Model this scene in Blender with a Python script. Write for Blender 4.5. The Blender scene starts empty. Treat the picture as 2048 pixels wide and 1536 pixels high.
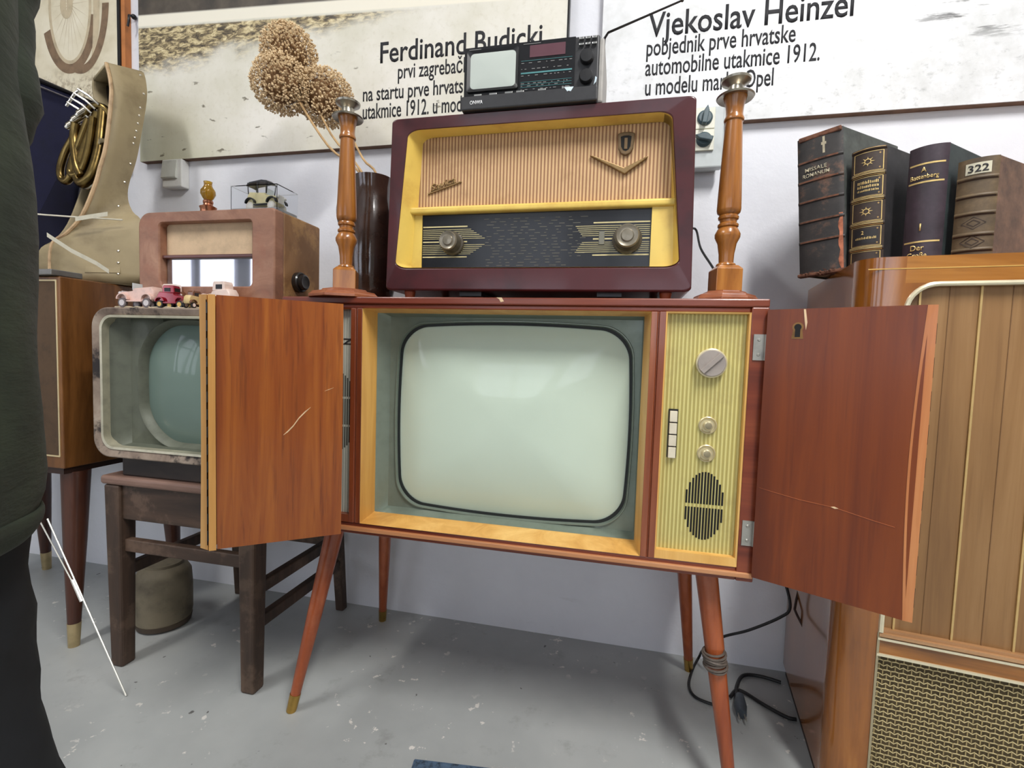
import bpy, bmesh, math, random
from mathutils import Vector, Matrix, noise
random.seed(7)
PI = math.pi
S = bpy.context.scene
COL = S.collection

# ------------------------------------------------------------------ camera, light, exposure
cam_d = bpy.data.cameras.new('camera'); cam = bpy.data.objects.new('camera', cam_d); COL.objects.link(cam)
YAW, PITCH, ROLL = 0.21665251, 0.05876765, -0.03215562
cy, sy = math.cos(YAW), math.sin(YAW)
fwd = Vector((-sy*math.cos(PITCH), cy*math.cos(PITCH), -math.sin(PITCH)))
rgt = Vector((cy, sy, 0)); dwn = fwd.cross(rgt)
r2 = math.cos(ROLL)*rgt + math.sin(ROLL)*dwn
d2 = -math.sin(ROLL)*rgt + math.cos(ROLL)*dwn
m = Matrix((r2, -d2, -fwd)).transposed().to_4x4(); m.translation = Vector((0, 0, .87))
cam.matrix_world = m
cam_d.sensor_width = 36; cam_d.lens = 36*960/2048; cam_d.clip_start = .02
S.camera = cam
S.view_settings.view_transform = 'Standard'; S.view_settings.look = 'None'
S.view_settings.gamma = 1; S.view_settings.use_curve_mapping = False
S.view_settings.exposure = 0.66
W = bpy.data.worlds.new('world'); S.world = W; W.use_nodes = True
W.node_tree.nodes['Background'].inputs[0].default_value = (.8, .88, 1, 1)
W.node_tree.nodes['Background'].inputs[1].default_value = .6
def area(name, loc, rot, sx, sy_, power, color):
    l = bpy.data.lights.new(name, 'AREA'); l.shape = 'RECTANGLE'; l.size = sx; l.size_y = sy_
    l.energy = power; l.color = color
    o = bpy.data.objects.new(name, l); COL.objects.link(o); o.location = loc; o.rotation_euler = rot
    return o
for wx in (-2.9, -1.2, .5):   # daylight falling in through the three windows behind the photographer
    area('window_daylight', (wx, -3.36, 1.75), (PI/2, 0, 0), 1.15, 1.55, 3, (.93, .97, 1))
for (lx, ly, pw) in ((-1.7, -.45, 18), (.75, -.35, 48)):   # two ceiling tube fittings
    area('tube_light', (lx, ly, 3.0), (0, 0, 0), .22, 1.25, pw, (1, .985, .97))

# ------------------------------------------------------------------ helpers
def lin(c):
    r = []
    for v in c[:3]:
        v /= 255.0
        r.append(v/12.92 if v <= .04045 else ((v+.055)/1.055)**2.4)
    return (*r, 1)
MATS = {}
def newmat(name):
    mt = bpy.data.materials.new(name); mt.use_nodes = True
    nt = mt.node_tree; b = nt.nodes['Principled BSDF']
    return mt, nt, b
def N(nt, t, **kw):
    n = nt.nodes.new(t)
    for k, v in kw.items():
        if k.startswith('i_'): n.inputs[k[2:].replace('_', ' ')].default_value = v
        else: setattr(n, k, v)
    return n
def coords(nt, scale=(1, 1, 1), rot=(0, 0, 0)):
    t = N(nt, 'ShaderNodeTexCoord'); mp = N(nt, 'ShaderNodeMapping')
    mp.inputs['Scale'].default_value = scale; mp.inputs['Rotation'].default_value = rot
    nt.links.new(t.outputs['Object'], mp.inputs['Vector']); return mp.outputs['Vector']
def ramp(nt, fac, stops):
    r = N(nt, 'ShaderNodeValToRGB'); e = r.color_ramp.elements
    while len(e) < len(stops): e.new(.5)
    for el, (p, c) in zip(e, stops):
        el.position = p; el.color = c if len(c) == 4 else lin(c)
    nt.links.new(fac, r.inputs[0]); return r.outputs[0]
def noise_fac(nt, vec, scale, detail=4, rough=.55, dist=0):
    n = N(nt, 'ShaderNodeTexNoise'); n.inputs['Scale'].default_value = scale; n.inputs['Detail'].default_value = detail
    n.inputs['Roughness'].default_value = rough; n.inputs['Distortion'].default_value = dist
    nt.links.new(vec, n.inputs['Vector']); return n.outputs['Fac']
def mixc(nt, fac, a, b, mode='MIX'):
    mx = N(nt, 'ShaderNodeMix', data_type='RGBA', blend_type=mode)
    for sock, v in ((mx.inputs['Factor'], fac), (mx.inputs[6], a), (mx.inputs[7], b)):
        if hasattr(v, 'type') and hasattr(v, 'links'): nt.links.new(v, sock)
        elif isinstance(v, (int, float)): sock.default_value = v
        else: sock.default_value = v if len(v) == 4 else lin(v)
    return mx.outputs[2]
def mth(nt, op, a, b=0, c=None):
    n = N(nt, 'ShaderNodeMath', operation=op)
    for i, v in enumerate((a, b) if c is None else (a, b, c)):
        if hasattr(v, 'links'): nt.links.new(v, n.inputs[i])
        else: n.inputs[i].default_value = v
    return n.outputs[0]
def bump(nt, b, h, strength=.2, dist=.002):
    n = N(nt, 'ShaderNodeBump'); n.inputs['Strength'].default_value = strength; n.inputs['Distance'].default_value = dist
    nt.links.new(h, n.inputs['Height']); nt.links.new(n.outputs[0], b.inputs['Normal'])
def plain(name, c, rough=.5, metal=0, var=.12, scale=14, coat=0, bmp=0, bscale=60, dark=None, **kw):
    """colour with a soft procedural mottling"""
    if name in MATS: return MATS[name]
    mt, nt, b = newmat(name)
    v = coords(nt)
    f = noise_fac(nt, v, scale, 5, .6)
    c0 = lin(c); d = dark and lin(dark) or tuple(max(0, x*(1-var*2)) for x in c0[:3])+(1,)
    li = tuple(min(1, x*(1+var)) for x in c0[:3])+(1,)
    nt.links.new(ramp(nt, f, [(.3, d), (.5, c0), (.72, li)]), b.inputs['Base Color'])
    b.inputs['Roughness'].default_value = rough; b.inputs['Metallic'].default_value = metal
    b.inputs['Coat Weight'].default_value = coat; b.inputs['Coat Roughness'].default_value = .08
    for k, x in kw.items(): b.inputs[k.replace('_', ' ')].default_value = x
    if bmp: bump(nt, b, noise_fac(nt, v, bscale, 4), bmp)
    MATS[name] = mt; return mt
def wood(name, cs, scale=(18, 18, 1.2), rough=.35, coat=.25, dist=1.2, grain=.5, wear=None, wearamt=.6, stretch=3.0):
    """cs: dark, mid, light; grain runs along the axis with the small scale"""
    if name in MATS: return MATS[name]
    mt, nt, b = newmat(name)
    v = coords(nt, scale)
    f = noise_fac(nt, v, 1.0, 6, .6, dist)
    big = noise_fac(nt, coords(nt, tuple(s*.28 for s in scale)), 1.0, 3, .5, .6)
    fine = noise_fac(nt, coords(nt, tuple(s*5 for s in scale)), 1.0, 3, .6)
    ff = mth(nt, 'ADD', mth(nt, 'MULTIPLY', f, .6), mth(nt, 'MULTIPLY', big, .4))
    c = ramp(nt, ff, [(.32, cs[0]), (.5, cs[1]), (.66, cs[2])])
    c = mixc(nt, mth(nt, 'MULTIPLY', ramp_val(nt, fine, .52, .7), grain*.5), c, cs[0])
    if wear:
        w = ramp_val(nt, noise_fac(nt, coords(nt, (7, 7, 7)), 1.6, 8, .68), .5, .62)
        c = mixc(nt, mth(nt, 'MULTIPLY', w, wearamt), c, wear)
    nt.links.new(c, b.inputs['Base Color'])
    b.inputs['Roughness'].default_value = rough; b.inputs['Coat Weight'].default_value = coat; b.inputs['Coat Roughness'].default_value = .12
    bump(nt, b, fine, .06)
    MATS[name] = mt; return mt
def ramp_val(nt, f, a, b_):
    n = N(nt, 'ShaderNodeMapRange', interpolation_type='SMOOTHSTEP')
    nt.links.new(f, n.inputs[0]); n.inputs[1].default_value = a; n.inputs[2].default_value = b_
    return n.outputs[0]
def emit(name, c, s):
    mt, nt, b = newmat(name); b.inputs['Base Color'].default_value = lin(c)
    b.inputs['Emission Color'].default_value = lin(c); b.inputs['Emission Strength'].default_value = s; return mt
def ribbed(name, base, groove, period, axis=0, duty=.5, rough=.6, speck=None):
    """stripes across one axis (pattern of the panel itself)"""
    mt, nt, b = newmat(name)
    t = N(nt, 'ShaderNodeTexCoord'); sp = N(nt, 'ShaderNodeSeparateXYZ'); nt.links.new(t.outputs['Object'], sp.inputs[0])
    w = mth(nt, 'PINGPONG', sp.outputs[axis], period/2)
    f = ramp_val(nt, w, period/2*(duty-.22), period/2*(duty+.22))
    c = mixc(nt, f, base, groove)
    mo = noise_fac(nt, coords(nt), 9, 6, .65)
    c = mixc(nt, mth(nt, 'MULTIPLY', ramp_val(nt, mo, .48, .75), .45), c, speck or groove)
    nt.links.new(c, b.inputs['Base Color']); b.inputs['Roughness'].default_value = rough
    bump(nt, b, mth(nt, 'SUBTRACT', 1, f), .5, .0015)
    return mt

class MB:
    def __init__(s): s.bm = bmesh.new()
    def box(s, x0, x1, y0, y1, z0, z1, M=None):
        r = bmesh.ops.create_cube(s.bm, size=1)
        T = Matrix.Translation(((x0+x1)/2, (y0+y1)/2, (z0+z1)/2)) @ Matrix.Diagonal((x1-x0, y1-y0, z1-z0, 1))
        bmesh.ops.transform(s.bm, matrix=(M @ T if M else T), verts=r['verts']); return s
    def faces(s, vs, fs):
        v = [s.bm.verts.new(p) for p in vs]
        for f in fs:
            try: s.bm.faces.new([v[i] for i in f])
            except ValueError: pass
        return s
    def prism(s, pts, axis, a0, a1, M=None):
        """2D outline extruded along an axis: 0 (y,z) along x, 1 (x,z) along y, 2 (x,y) along z"""
        def P(p, a): return {0: (a, p[0], p[1]), 1: (p[0], a, p[1]), 2: (p[0], p[1], a)}[axis]
        n = len(pts); vs = [P(p, a0) for p in pts]+[P(p, a1) for p in pts]
        if M: vs = [M @ Vector(v) for v in vs]
        fs = [list(range(n)), list(range(2*n-1, n-1, -1))]+[[(i+1) % n, i, n+i, n+(i+1) % n] for i in range(n)]
        return s.faces(vs, fs)
    def ring(s, outer, inner, axis, a0, a1, b0=None, b1=None):
        """frame between two outlines with the same number of points; inner may sit at other depths b0,b1"""
        b0 = a0 if b0 is None else b0; b1 = a1 if b1 is None else b1
        def P(p, a): return {0: (a, p[0], p[1]), 1: (p[0], a, p[1]), 2: (p[0], p[1], a)}[axis]
        n = len(outer)
        vs = [P(p, a0) for p in outer]+[P(p, b0) for p in inner]+[P(p, b1) for p in inner]+[P(p, a1) for p in outer]
        fs = []
        for k in range(4):
            k2 = (k+1) % 4
            fs += [[k*n+i, k*n+(i+1) % n, k2*n+(i+1) % n, k2*n+i] for i in range(n)]
        return s.faces(vs, fs)
    def loft(s, rings, cap=True, closed=True):
        n = len(rings[0]); vs = [p for r in rings for p in r]; fs = []
        for k in range(len(rings)-1):
            for i in range(n if closed else n-1):
                fs.append([k*n+i, k*n+(i+1) % n, (k+1)*n+(i+1) % n, (k+1)*n+i])
        if cap: fs += [list(range(n))[::-1], list(range((len(rings)-1)*n, len(rings)*n))]
        return s.faces(vs, fs)
    def lathe(s, prof, c=(0, 0, 0), seg=28, M=None, cap=True):
        rings = []
        for r, z in prof:
            rings.append([(M @ Vector((r*math.cos(2*PI*i/seg), r*math.sin(2*PI*i/seg), z)) if M else
                           Vector((c[0]+r*math.cos(2*PI*i/seg), c[1]+r*math.sin(2*PI*i/seg), c[2]+z))) for i in range(seg)])
        return s.loft(rings, cap)
    def tube(s, pts, r, seg=8, closed=False, smooth=0):
        pts = [Vector(p) for p in pts]
        if smooth: pts = catmull(pts, smooth, closed)
        rs = r if isinstance(r, (list, tuple)) else [r]*len(pts)
        if len(rs) != len(pts): rs = [rs[0]+(rs[-1]-rs[0])*i/(len(pts)-1) for i in range(len(pts))]
        rings = []; up = None; n = len(pts)
        for i, p in enumerate(pts):
            a = pts[(i-1) % n] if (closed or i) else p; b = pts[(i+1) % n] if (closed or i < n-1) else p
            t = (b-a).normalized() if (b-a).length > 1e-9 else Vector((0, 0, 1))
            if up is None: up = t.orthogonal().normalized()
            up = (up-t*up.dot(t)); up = up.normalized() if up.length > 1e-6 else t.orthogonal().normalized()
            q = t.cross(up)
            rings.append([p+rs[i]*(math.cos(2*PI*k/seg)*up+math.sin(2*PI*k/seg)*q) for k in range(seg)])
        if closed: rings.append(rings[0]); return s.loft(rings, False)
        return s.loft(rings, True)
    def ball(s, c, r, sub=2, sc=(1, 1, 1)):
        q = bmesh.ops.create_icosphere(s.bm, subdivisions=sub, radius=1)
        bmesh.ops.transform(s.bm, matrix=Matrix.Translation(c) @ Matrix.Diagonal((r*sc[0], r*sc[1], r*sc[2], 1)), verts=q['verts']); return s
def catmull(p, k, closed=False):
    n = len(p); out = []
    g = lambda i: p[i % n] if closed else p[max(0, min(n-1, i))]
    for i in range(n if closed else n-1):
        a, b, c, d = g(i-1), g(i), g(i+1), g(i+2)
        for j in range(k):
            t = j/k
            out.append(.5*((2*b)+(c-a)*t+(2*a-5*b+4*c-d)*t*t+(3*b-a-3*c+d)*t**3))
    if not closed: out.append(p[-1])
    return out
def rrect(x0, x1, z0, z1, r, k=6, rr=None):
    """rounded rectangle outline, counter-clockwise from lower left; rr may give 4 radii"""
    R = rr or (r, r, r, r); out = []
    for (cx, cz, a, q) in ((x0+R[0], z0+R[0], PI, R[0]), (x1-R[1], z0+R[1], 1.5*PI, R[1]), (x1-R[2], z1-R[2], 0, R[2]), (x0+R[3], z1-R[3], .5*PI, R[3])):
        for i in range(k+1):
            t = a+PI/2*i/k; out.append((cx+q*math.cos(t), cz+q*math.sin(t)))
    return out
def quadify(q, r, k=6):
    """rounded outline of a general quadrilateral (ccw from lower left) by bilinear map of a unit rounded square"""
    o = []
    for u, v in rrect(0, 1, 0, 1, r, k):
        a = Vector(q[0]).lerp(Vector(q[1]), u); b = Vector(q[3]).lerp(Vector(q[2]), u); p = a.lerp(b, v); o.append((p.x, p.y))
    return o
WM = {}
def build(name, mb, mat, parent=None, world=True, bevel=0, smooth=False, sub=0, bseg=2, solid=0):
    bm = mb.bm if isinstance(mb, MB) else mb
    if parent is not None and world: bmesh.ops.transform(bm, matrix=WM[parent.name].inverted(), verts=bm.verts)
    bmesh.ops.recalc_face_normals(bm, faces=bm.faces)
    me = bpy.data.meshes.new(name); bm.to_mesh(me); bm.free()
    me.materials.append(mat)
    if smooth:
        for p in me.polygons: p.use_smooth = True
        if smooth != 'all': me.set_sharp_from_angle(angle=math.radians(38))
    o = bpy.data.objects.new(name, me); COL.objects.link(o)
    if parent is not None: o.parent = parent; WM[o.name] = WM[parent.name]
    else: WM[o.name] = Matrix()
    if solid:
        md = o.modifiers.new('thickness', 'SOLIDIFY'); md.thickness = solid; md.offset = 0
    if bevel:
        md = o.modifiers.new('bevel', 'BEVEL'); md.width = bevel; md.segments = bseg; md.limit_method = 'ANGLE'; md.angle_limit = math.radians(40)
    if sub:
        md = o.modifiers.new('subdivision', 'SUBSURF'); md.levels = sub; md.render_levels = sub
    return o
def tag(o, label=None, cat=None, group=None, kind=None):
    if label: o['label'] = label
    if cat: o['category'] = cat
    if group: o['group'] = group
    if kind: o['kind'] = kind
    return o
def thing(name, loc, label, cat, rz=0, group=None, rot=None):
    o = bpy.data.objects.new(name, None); COL.objects.link(o); o.empty_display_size = .05
    o.location = loc; o.rotation_euler = rot or (0, 0, rz)
    WM[o.name] = Matrix.Translation(loc) @ o.rotation_euler.to_matrix().to_4x4()
    return tag(o, label, cat, group)
def struct(name, mb, mat, parent=None, **kw):
    o = build(name, mb, mat, parent, **kw); o['kind'] = 'structure'; return o
def text_mb(txt, w=None, h=None, ref=None, M=None, offset=0, shear=0, align='LEFT', depth=.0006, mb=None):
    """flat raised lettering in the local XY plane, scaled so that `ref` (or the text) is w wide and a capital is h high"""
    def mk(t):
        c = bpy.data.curves.new('t', 'FONT'); c.body = t; c.size = 1; c.offset = offset; c.shear = shear; c.resolution_u = 3
        o = bpy.data.objects.new('t', c); COL.objects.link(o)
        dg = bpy.context.evaluated_depsgraph_get(); me = bpy.data.meshes.new_from_object(o.evaluated_get(dg))
        bpy.data.objects.remove(o); bpy.data.curves.remove(c); return me
    def wid(me):
        xs = [v.co.x for v in me.vertices]; return min(xs), max(xs)
    me = mk(txt); x0, x1 = wid(me)
    rx = (x1-x0)
    if ref: r = mk(ref); a, b = wid(r); rx = b-a; bpy.data.meshes.remove(r)
    H = mk('H'); ch = max(v.co.y for v in H.vertices); bpy.data.meshes.remove(H)
    syy = (h/ch) if h else w/rx
    sx = (w/rx) if w else syy
    bm = bmesh.new(); bm.from_mesh(me); bpy.data.meshes.remove(me)
    ox = {'LEFT': x0, 'CENTER': (x0+x1)/2, 'RIGHT': x1}[align]
    bmesh.ops.transform(bm, matrix=Matrix.Diagonal((sx, syy, 1, 1)) @ Matrix.Translation((-ox, 0, 0)), verts=bm.verts)
    ex = bmesh.ops.extrude_face_region(bm, geom=list(bm.faces))
    bmesh.ops.translate(bm, vec=(0, 0, depth), verts=[g for g in ex['geom'] if isinstance(g, bmesh.types.BMVert)])
    if M: bmesh.ops.transform(bm, matrix=M, verts=bm.verts)
    t = bpy.data.meshes.new('t'); bm.to_mesh(t); bm.free()
    mb = mb or MB(); mb.bm.from_mesh(t); bpy.data.meshes.remove(t)
    return mb
def wallM(x, y, z):   # lettering that faces -Y
    return Matrix.Translation((x, y, z)) @ Matrix.Rotation(PI/2, 4, 'X')
def ngon(cx, cz, r, n, a=0): return [(cx+r*math.cos(a+2*PI*i/n), cz+r*math.sin(a+2*PI*i/n)) for i in range(n)]
def knobM(x, y, z): return Matrix.Translation((x, y, z)) @ Matrix.Rotation(PI/2, 4, 'X')   # lathe axis towards the viewer (-Y)

# ------------------------------------------------------------------ materials
def wall_mat():
    mt, nt, b = newmat('white_plaster')
    v = coords(nt); big = noise_fac(nt, v, 2.2, 5, .6); f = noise_fac(nt, v, 28, 6, .6)
    c = ramp(nt, big, [(.35, (226, 227, 233)), (.6, (236, 237, 242))])
    c = mixc(nt, mth(nt, 'MULTIPLY', ramp_val(nt, noise_fac(nt, coords(nt, (1.6, 1.6, 5)), 3, 7, .7), .6, .75), .35), c, (196, 192, 190))
    nt.links.new(c, b.inputs['Base Color']); b.inputs['Roughness'].default_value = .75
    bump(nt, b, f, .35, .004); return mt
def floor_mat():
    mt, nt, b = newmat('grey_painted_concrete')
    v = coords(nt); big = noise_fac(nt, v, 1.7, 5, .6)
    c = ramp(nt, big, [(.3, (158, 161, 160)), (.52, (174, 177, 175)), (.7, (186, 188, 185))])
    c = mixc(nt, mth(nt, 'MULTIPLY', ramp_val(nt, noise_fac(nt, v, 9, 8, .7), .56, .72), .45), c, (128, 128, 124))   # grime
    chip = mth(nt, 'MULTIPLY', ramp_val(nt, noise_fac(nt, v, 24, 6, .62), .625, .65), ramp_val(nt, noise_fac(nt, v, 2.6, 2, .5), .46, .56))
    c = mixc(nt, chip, c, (226, 222, 214))                                       # chipped paint
    dk = mth(nt, 'MULTIPLY', ramp_val(nt, noise_fac(nt, coords(nt, (1, 1, 1), (0, 0, 1)), 31, 3, .5), .72, .75), .8)
    c = mixc(nt, dk, c, (70, 66, 62))
    nt.links.new(c, b.inputs['Base Color']); b.inputs['Roughness'].default_value = .42
    bump(nt, b, noise_fac(nt, v, 40, 5), .12, .002); return mt
RED = wood('mahogany_veneer', [(84, 36, 18), (128, 62, 34), (156, 86, 50)], rough=.28, coat=.45)
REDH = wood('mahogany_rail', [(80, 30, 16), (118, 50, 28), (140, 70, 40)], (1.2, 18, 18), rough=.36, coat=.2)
DOORL = wood('glossy_orange_veneer', [(92, 36, 6), (140, 68, 16), (172, 98, 32)], (26, 26, .9), rough=.3, coat=.18, dist=.9, grain=.9)
MAPLE = wood('maple_trim', [(196, 140, 66), (222, 170, 90), (238, 194, 116)], (16, 16, 1.4), rough=.38, coat=.2, grain=.25)
MAPLEH = wood('maple_trim_level', [(196, 140, 66), (222, 170, 90), (238, 194, 116)], (1.4, 16, 16), rough=.38, coat=.2, grain=.25)
LEG = wood('turned_leg_wood', [(120, 50, 22), (156, 76, 38), (176, 94, 52)], (26, 26, 2), rough=.34, coat=.3, wear=(190, 128, 96), wearamt=.12)
BRASS = plain('worn_brass', (190, 154, 84), .32, 1, .1, 30)
CHROME = plain('silvery_metal', (200, 200, 196), .25, 1, .05, 20)
STEEL = plain('dull_hinge_steel', (176, 174, 166), .42, .8, .1, 40)
BLACK = plain('black_plastic', (22, 22, 24), .38, 0, .15, 30)
DARK = plain('dark_void', (14, 12, 12), .8, 0, .2, 30)
MASK = plain('grey_green_mask', (122, 134, 122), .34, .25, .05, 40, coat=.2)
CREAM = plain('cream_plastic', (224, 214, 190), .35, 0, .06, 20)
KNOBG = plain('grey_knob_plastic', (160, 150, 142), .45, 0, .06, 40)
IVORYM = plain('gilt_ivory_ring', (214, 202, 164), .3, .4, .06, 30)
INK = plain('printed_ink', (34, 34, 38), .7, 0, .05, 20)
GILT = plain('gilt', (222, 192, 124), .35, .55, .12, 60)
def glass_crt(name, c, rough=.07):
    mt, nt, b = newmat(name)
    f = noise_fac(nt, coords(nt), 3, 3)
    nt.links.new(ramp(nt, f, [(.3, tuple(x*.965 for x in c)), (.7, c)]), b.inputs['Base Color'])
    b.inputs['Roughness'].default_value = .55; b.inputs['Coat Weight'].default_value = .5; b.inputs['Coat Roughness'].default_value = rough
    b.inputs['Specular IOR Level'].default_value = .3
    return mt
CRT = glass_crt('picture_tube_glass', (208, 224, 206), .05)
CRT2 = glass_crt('small_tube_glass', (112, 132, 122), .06)

# ------------------------------------------------------------------ the setting
WX0, WX1, WY0, WY1, WZ = -3.9, 2.5, -3.5, 1.455, 3.1
PLASTER = wall_mat()
struct('floor', MB().box(WX0, WX1, WY0, WY1+.1, -.1, 0), floor_mat())
struct('wall_back', MB().box(WX0-.1, WX1+.1, WY1, WY1+.1, -.1, WZ), PLASTER)
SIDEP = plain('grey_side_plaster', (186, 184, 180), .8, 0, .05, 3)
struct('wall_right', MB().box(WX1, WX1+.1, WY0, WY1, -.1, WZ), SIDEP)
lw = MB().box(WX0-.1, WX0, WY0, -3.0, -.1, WZ).box(WX0-.1, WX0, -.9, WY1, -.1, WZ).box(WX0-.1, WX0, -3.0, -.9, -.1, .85).box(WX0-.1, WX0, -3.0, -.9, 2.5, WZ)
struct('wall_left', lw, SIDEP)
struct('ceiling', MB().box(WX0-.1, WX1+.1, WY0-.1, WY1+.1, WZ, WZ+.1), plain('white_ceiling', (206, 206, 206), .8, 0, .02, 3))
wf = MB()
wins = [(-3.5, -2.3), (-1.8, -.6), (-.1, 1.1)]
edges = [WX0-.1]+[e for w in wins for e in w]+[WX1+.1]
for i in range(0, len(edges), 2): wf.box(edges[i], edges[i+1], WY0-.12, WY0, -.1, WZ)
for a, b in wins: wf.box(a, b, WY0-.12, WY0, -.1, .95); wf.box(a, b, WY0-.12, WY0, 2.55, WZ)
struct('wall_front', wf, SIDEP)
WINFR = plain('white_window_paint', (235, 235, 232), .4, 0, .03, 10)
SKYP = emit('daylit_pane', (226, 236, 255), .9)
for i, (a, b) in enumerate(wins):
    f = MB()
    for (x0, x1, z0, z1) in ((a, a+.06, .95, 2.55), (b-.06, b, .95, 2.55), (a, b, .95, 1.01), (a, b, 2.49, 2.55), ((a+b)/2-.03, (a+b)/2+.03, 1, 2.5), (a, b, 1.95, 2.0)):
        f.box(x0, x1, WY0-.1, WY0-.03, z0, z1)
    w = struct('window_%d' % (i+1), f, WINFR)
    p = build('pane', MB().box(a+.02, b-.02, WY0-.085, WY0-.075, .97, 2.53), SKYP, w)
f = MB()
for (y0, y1, z0, z1) in ((-3.0, -2.93, .85, 2.5), (-.97, -.9, .85, 2.5), (-3, -.9, .85, .92), (-3, -.9, 2.43, 2.5), (-2.36, -2.18, .9, 2.45), (-1.72, -1.66, .9, 2.45), (-1.30, -1.14, .9, 2.45), (-3, -.9, 1.98, 2.02)):
    f.box(WX0-.09, WX0-.02, y0, y1, z0, z1)
w = struct('window_4', f, plain('grey_window_frame', (120, 120, 124), .5, 0, .08, 8))
build('pane', MB().box(WX0-.075, WX0-.065, -2.98, -.92, .87, 2.48), emit('daylit_side_pane', (236, 240, 255), 1.5), w)
for (lx, ly) in ((-1.7, -.45), (.75, -.35)):
    t = thing('ceiling_light', (lx, ly, WZ), 'white twin tube ceiling light behind the photographer, %s one' % ('left' if lx < 0 else 'right'), 'lamp', group=None)
    build('housing', MB().box(lx-.12, lx+.12, ly-.66, ly+.66, WZ-.06, WZ), WINFR, t)
    for dx in (-.06, .06):
        build('tube', MB().lathe([(.014, -.62), (.014, .62)], seg=12, M=Matrix.Translation((lx+dx, ly, WZ-.078)) @ Matrix.Rotation(PI/2, 4, 'X')), emit('lit_tube', (255, 252, 244), 7), t, smooth=True)

# ------------------------------------------------------------------ posters on the wall
def poster_mat(kind):
    mt, nt, b = newmat(kind+'_print')
    t = N(nt, 'ShaderNodeTexCoord'); sp = N(nt, 'ShaderNodeSeparateXYZ'); nt.links.new(t.outputs['Object'], sp.inputs[0])
    X, Z = sp.outputs[0], sp.outputs[2]
    v1 = coords(nt, (1, 1, 1))
    g = noise_fac(nt, v1, 60, 6, .65)
    if kind == 'sand':     # X,Z from the lower left corner of the poster
        c = ramp(nt, noise_fac(nt, v1, 3.2, 5, .6), [(.35, (216, 212, 194)), (.5, (228, 224, 210)), (.65, (238, 234, 224))])
        c = mixc(nt, mth(nt, 'MULTIPLY', ramp_val(nt, g, .5, .75), .22), c, (176, 164, 132))
        # olive corner, lower left
        ol = mth(nt, 'MULTIPLY', mth(nt, 'SUBTRACT', 1, ramp_val(nt, mth(nt, 'ADD', X, mth(nt, 'MULTIPLY', Z, 1.2)), .1, .55)), .55)
        c = mixc(nt, ol, c, (186, 186, 148))
        # dark flecks
        fl = ramp_val(nt, noise_fac(nt, coords(nt, (16, 16, 38), (0, .2, 0)), 1.0, 3, .5), .66, .71)
        fl = mth(nt, 'MULTIPLY', fl, mth(nt, 'SUBTRACT', 1, ramp_val(nt, Z, .22, .34)))
        c = mixc(nt, mth(nt, 'MULTIPLY', fl, .8), c, (92, 82, 54))
        # straw band: between two rising lines
        up = mth(nt, 'SUBTRACT', Z, mth(nt, 'MULTIPLY', X, -.055))        # Z + .055 X
        lowv = mth(nt, 'SUBTRACT', Z, mth(nt, 'MULTIPLY', X, .10))
        wob = mth(nt, 'MULTIPLY', mth(nt, 'SUBTRACT', noise_fac(nt, coords(nt, (5, 5, 9)), 1, 5, .6), .5), .16)
        band = mth(nt, 'MULTIPLY', ramp_val(nt, mth(nt, 'ADD', lowv, wob), .28, .34), mth(nt, 'SUBTRACT', 1, ramp_val(nt, up, .455, .462)))
        st = noise_fac(nt, coords(nt, (22, 22, 60), (0, .5, 0)), 1.3, 6, .7, .6)
        sc = ramp(nt, st, [(.38, (66, 58, 46)), (.48, (132, 116, 86)), (.56, (206, 188, 142)), (.68, (236, 224, 186))])
        c = mixc(nt, mth(nt, 'MULTIPLY', band, mth(nt, 'SUBTRACT', 1, ramp_val(nt, X, .75, 1.2))), c, sc)
        # pale kerb line and dark road above
        c = mixc(nt, ramp_val(nt, up, .462, .468), c, (244, 238, 220))
        road = ramp_val(nt, up, .498, .506)
        c = mixc(nt, road, c, ramp(nt, noise_fac(nt, v1, 12, 6, .6), [(.35, (62, 56, 50)), (.65, (96, 86, 74))]))
    elif kind == 'snow':
        c = ramp(nt, noise_fac(nt, v1, 6, 6, .65), [(.36, (212, 213, 212)), (.52, (230, 231, 232)), (.66, (240, 240, 242))])
        low = mth(nt, 'SUBTRACT', 1, ramp_val(nt, Z, .05, .3))
        c = mixc(nt, mth(nt, 'MULTIPLY', mth(nt, 'MULTIPLY', ramp_val(nt, noise_fac(nt, coords(nt, (1, 1, 1.6)), 34, 6, .7), .52, .72), low), .6), c, (150, 152, 150))
        st = ramp_val(nt, noise_fac(nt, coords(nt, (4.5, 4.5, 34)), 1.0, 6, .68), .53, .62)
        mk = mth(nt, 'MULTIPLY', ramp_val(nt, X, .68, .86), ramp_val(nt, Z, .13, .2))
        c = mixc(nt, mth(nt, 'MULTIPLY', mth(nt, 'MULTIPLY', st, mk), .9), c, (98, 98, 98))
    else:
        c = ramp(nt, noise_fac(nt, v1, 5, 6, .6), [(.35, (206, 194, 164)), (.5, (224, 214, 188)), (.68, (236, 228, 206))])
        gr = mth(nt, 'MULTIPLY', ramp_val(nt, noise_fac(nt, v1, 42, 6, .7), .44, .62), mth(nt, 'SUBTRACT', 1, ramp_val(nt, mth(nt, 'ADD', Z, mth(nt, 'MULTIPLY', noise_fac(nt, v1, 6, 3), .1)), .33, .45)))
        c = mixc(nt, mth(nt, 'MULTIPLY', gr, .75), c, (128, 104, 72))
    nt.links.new(c, b.inputs['Base Color']); b.inputs['Roughness'].default_value = .55
    return mt
BOARD = plain('brown_board_edge', (120, 92, 74), .8, 0, .15, 30)
def poster(name, x0, x1, z0, z1, kind, label):
    t = thing(name, (x0, 1.43, z0), label, 'poster')
    build('backing_board', MB().box(x0, x1, 1.4325, 1.4545, z0, z1), BOARD, t)
    build('print', MB().box(x0, x1, 1.430, 1.4325, z0, z1), poster_mat(kind), t)
    return t
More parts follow.
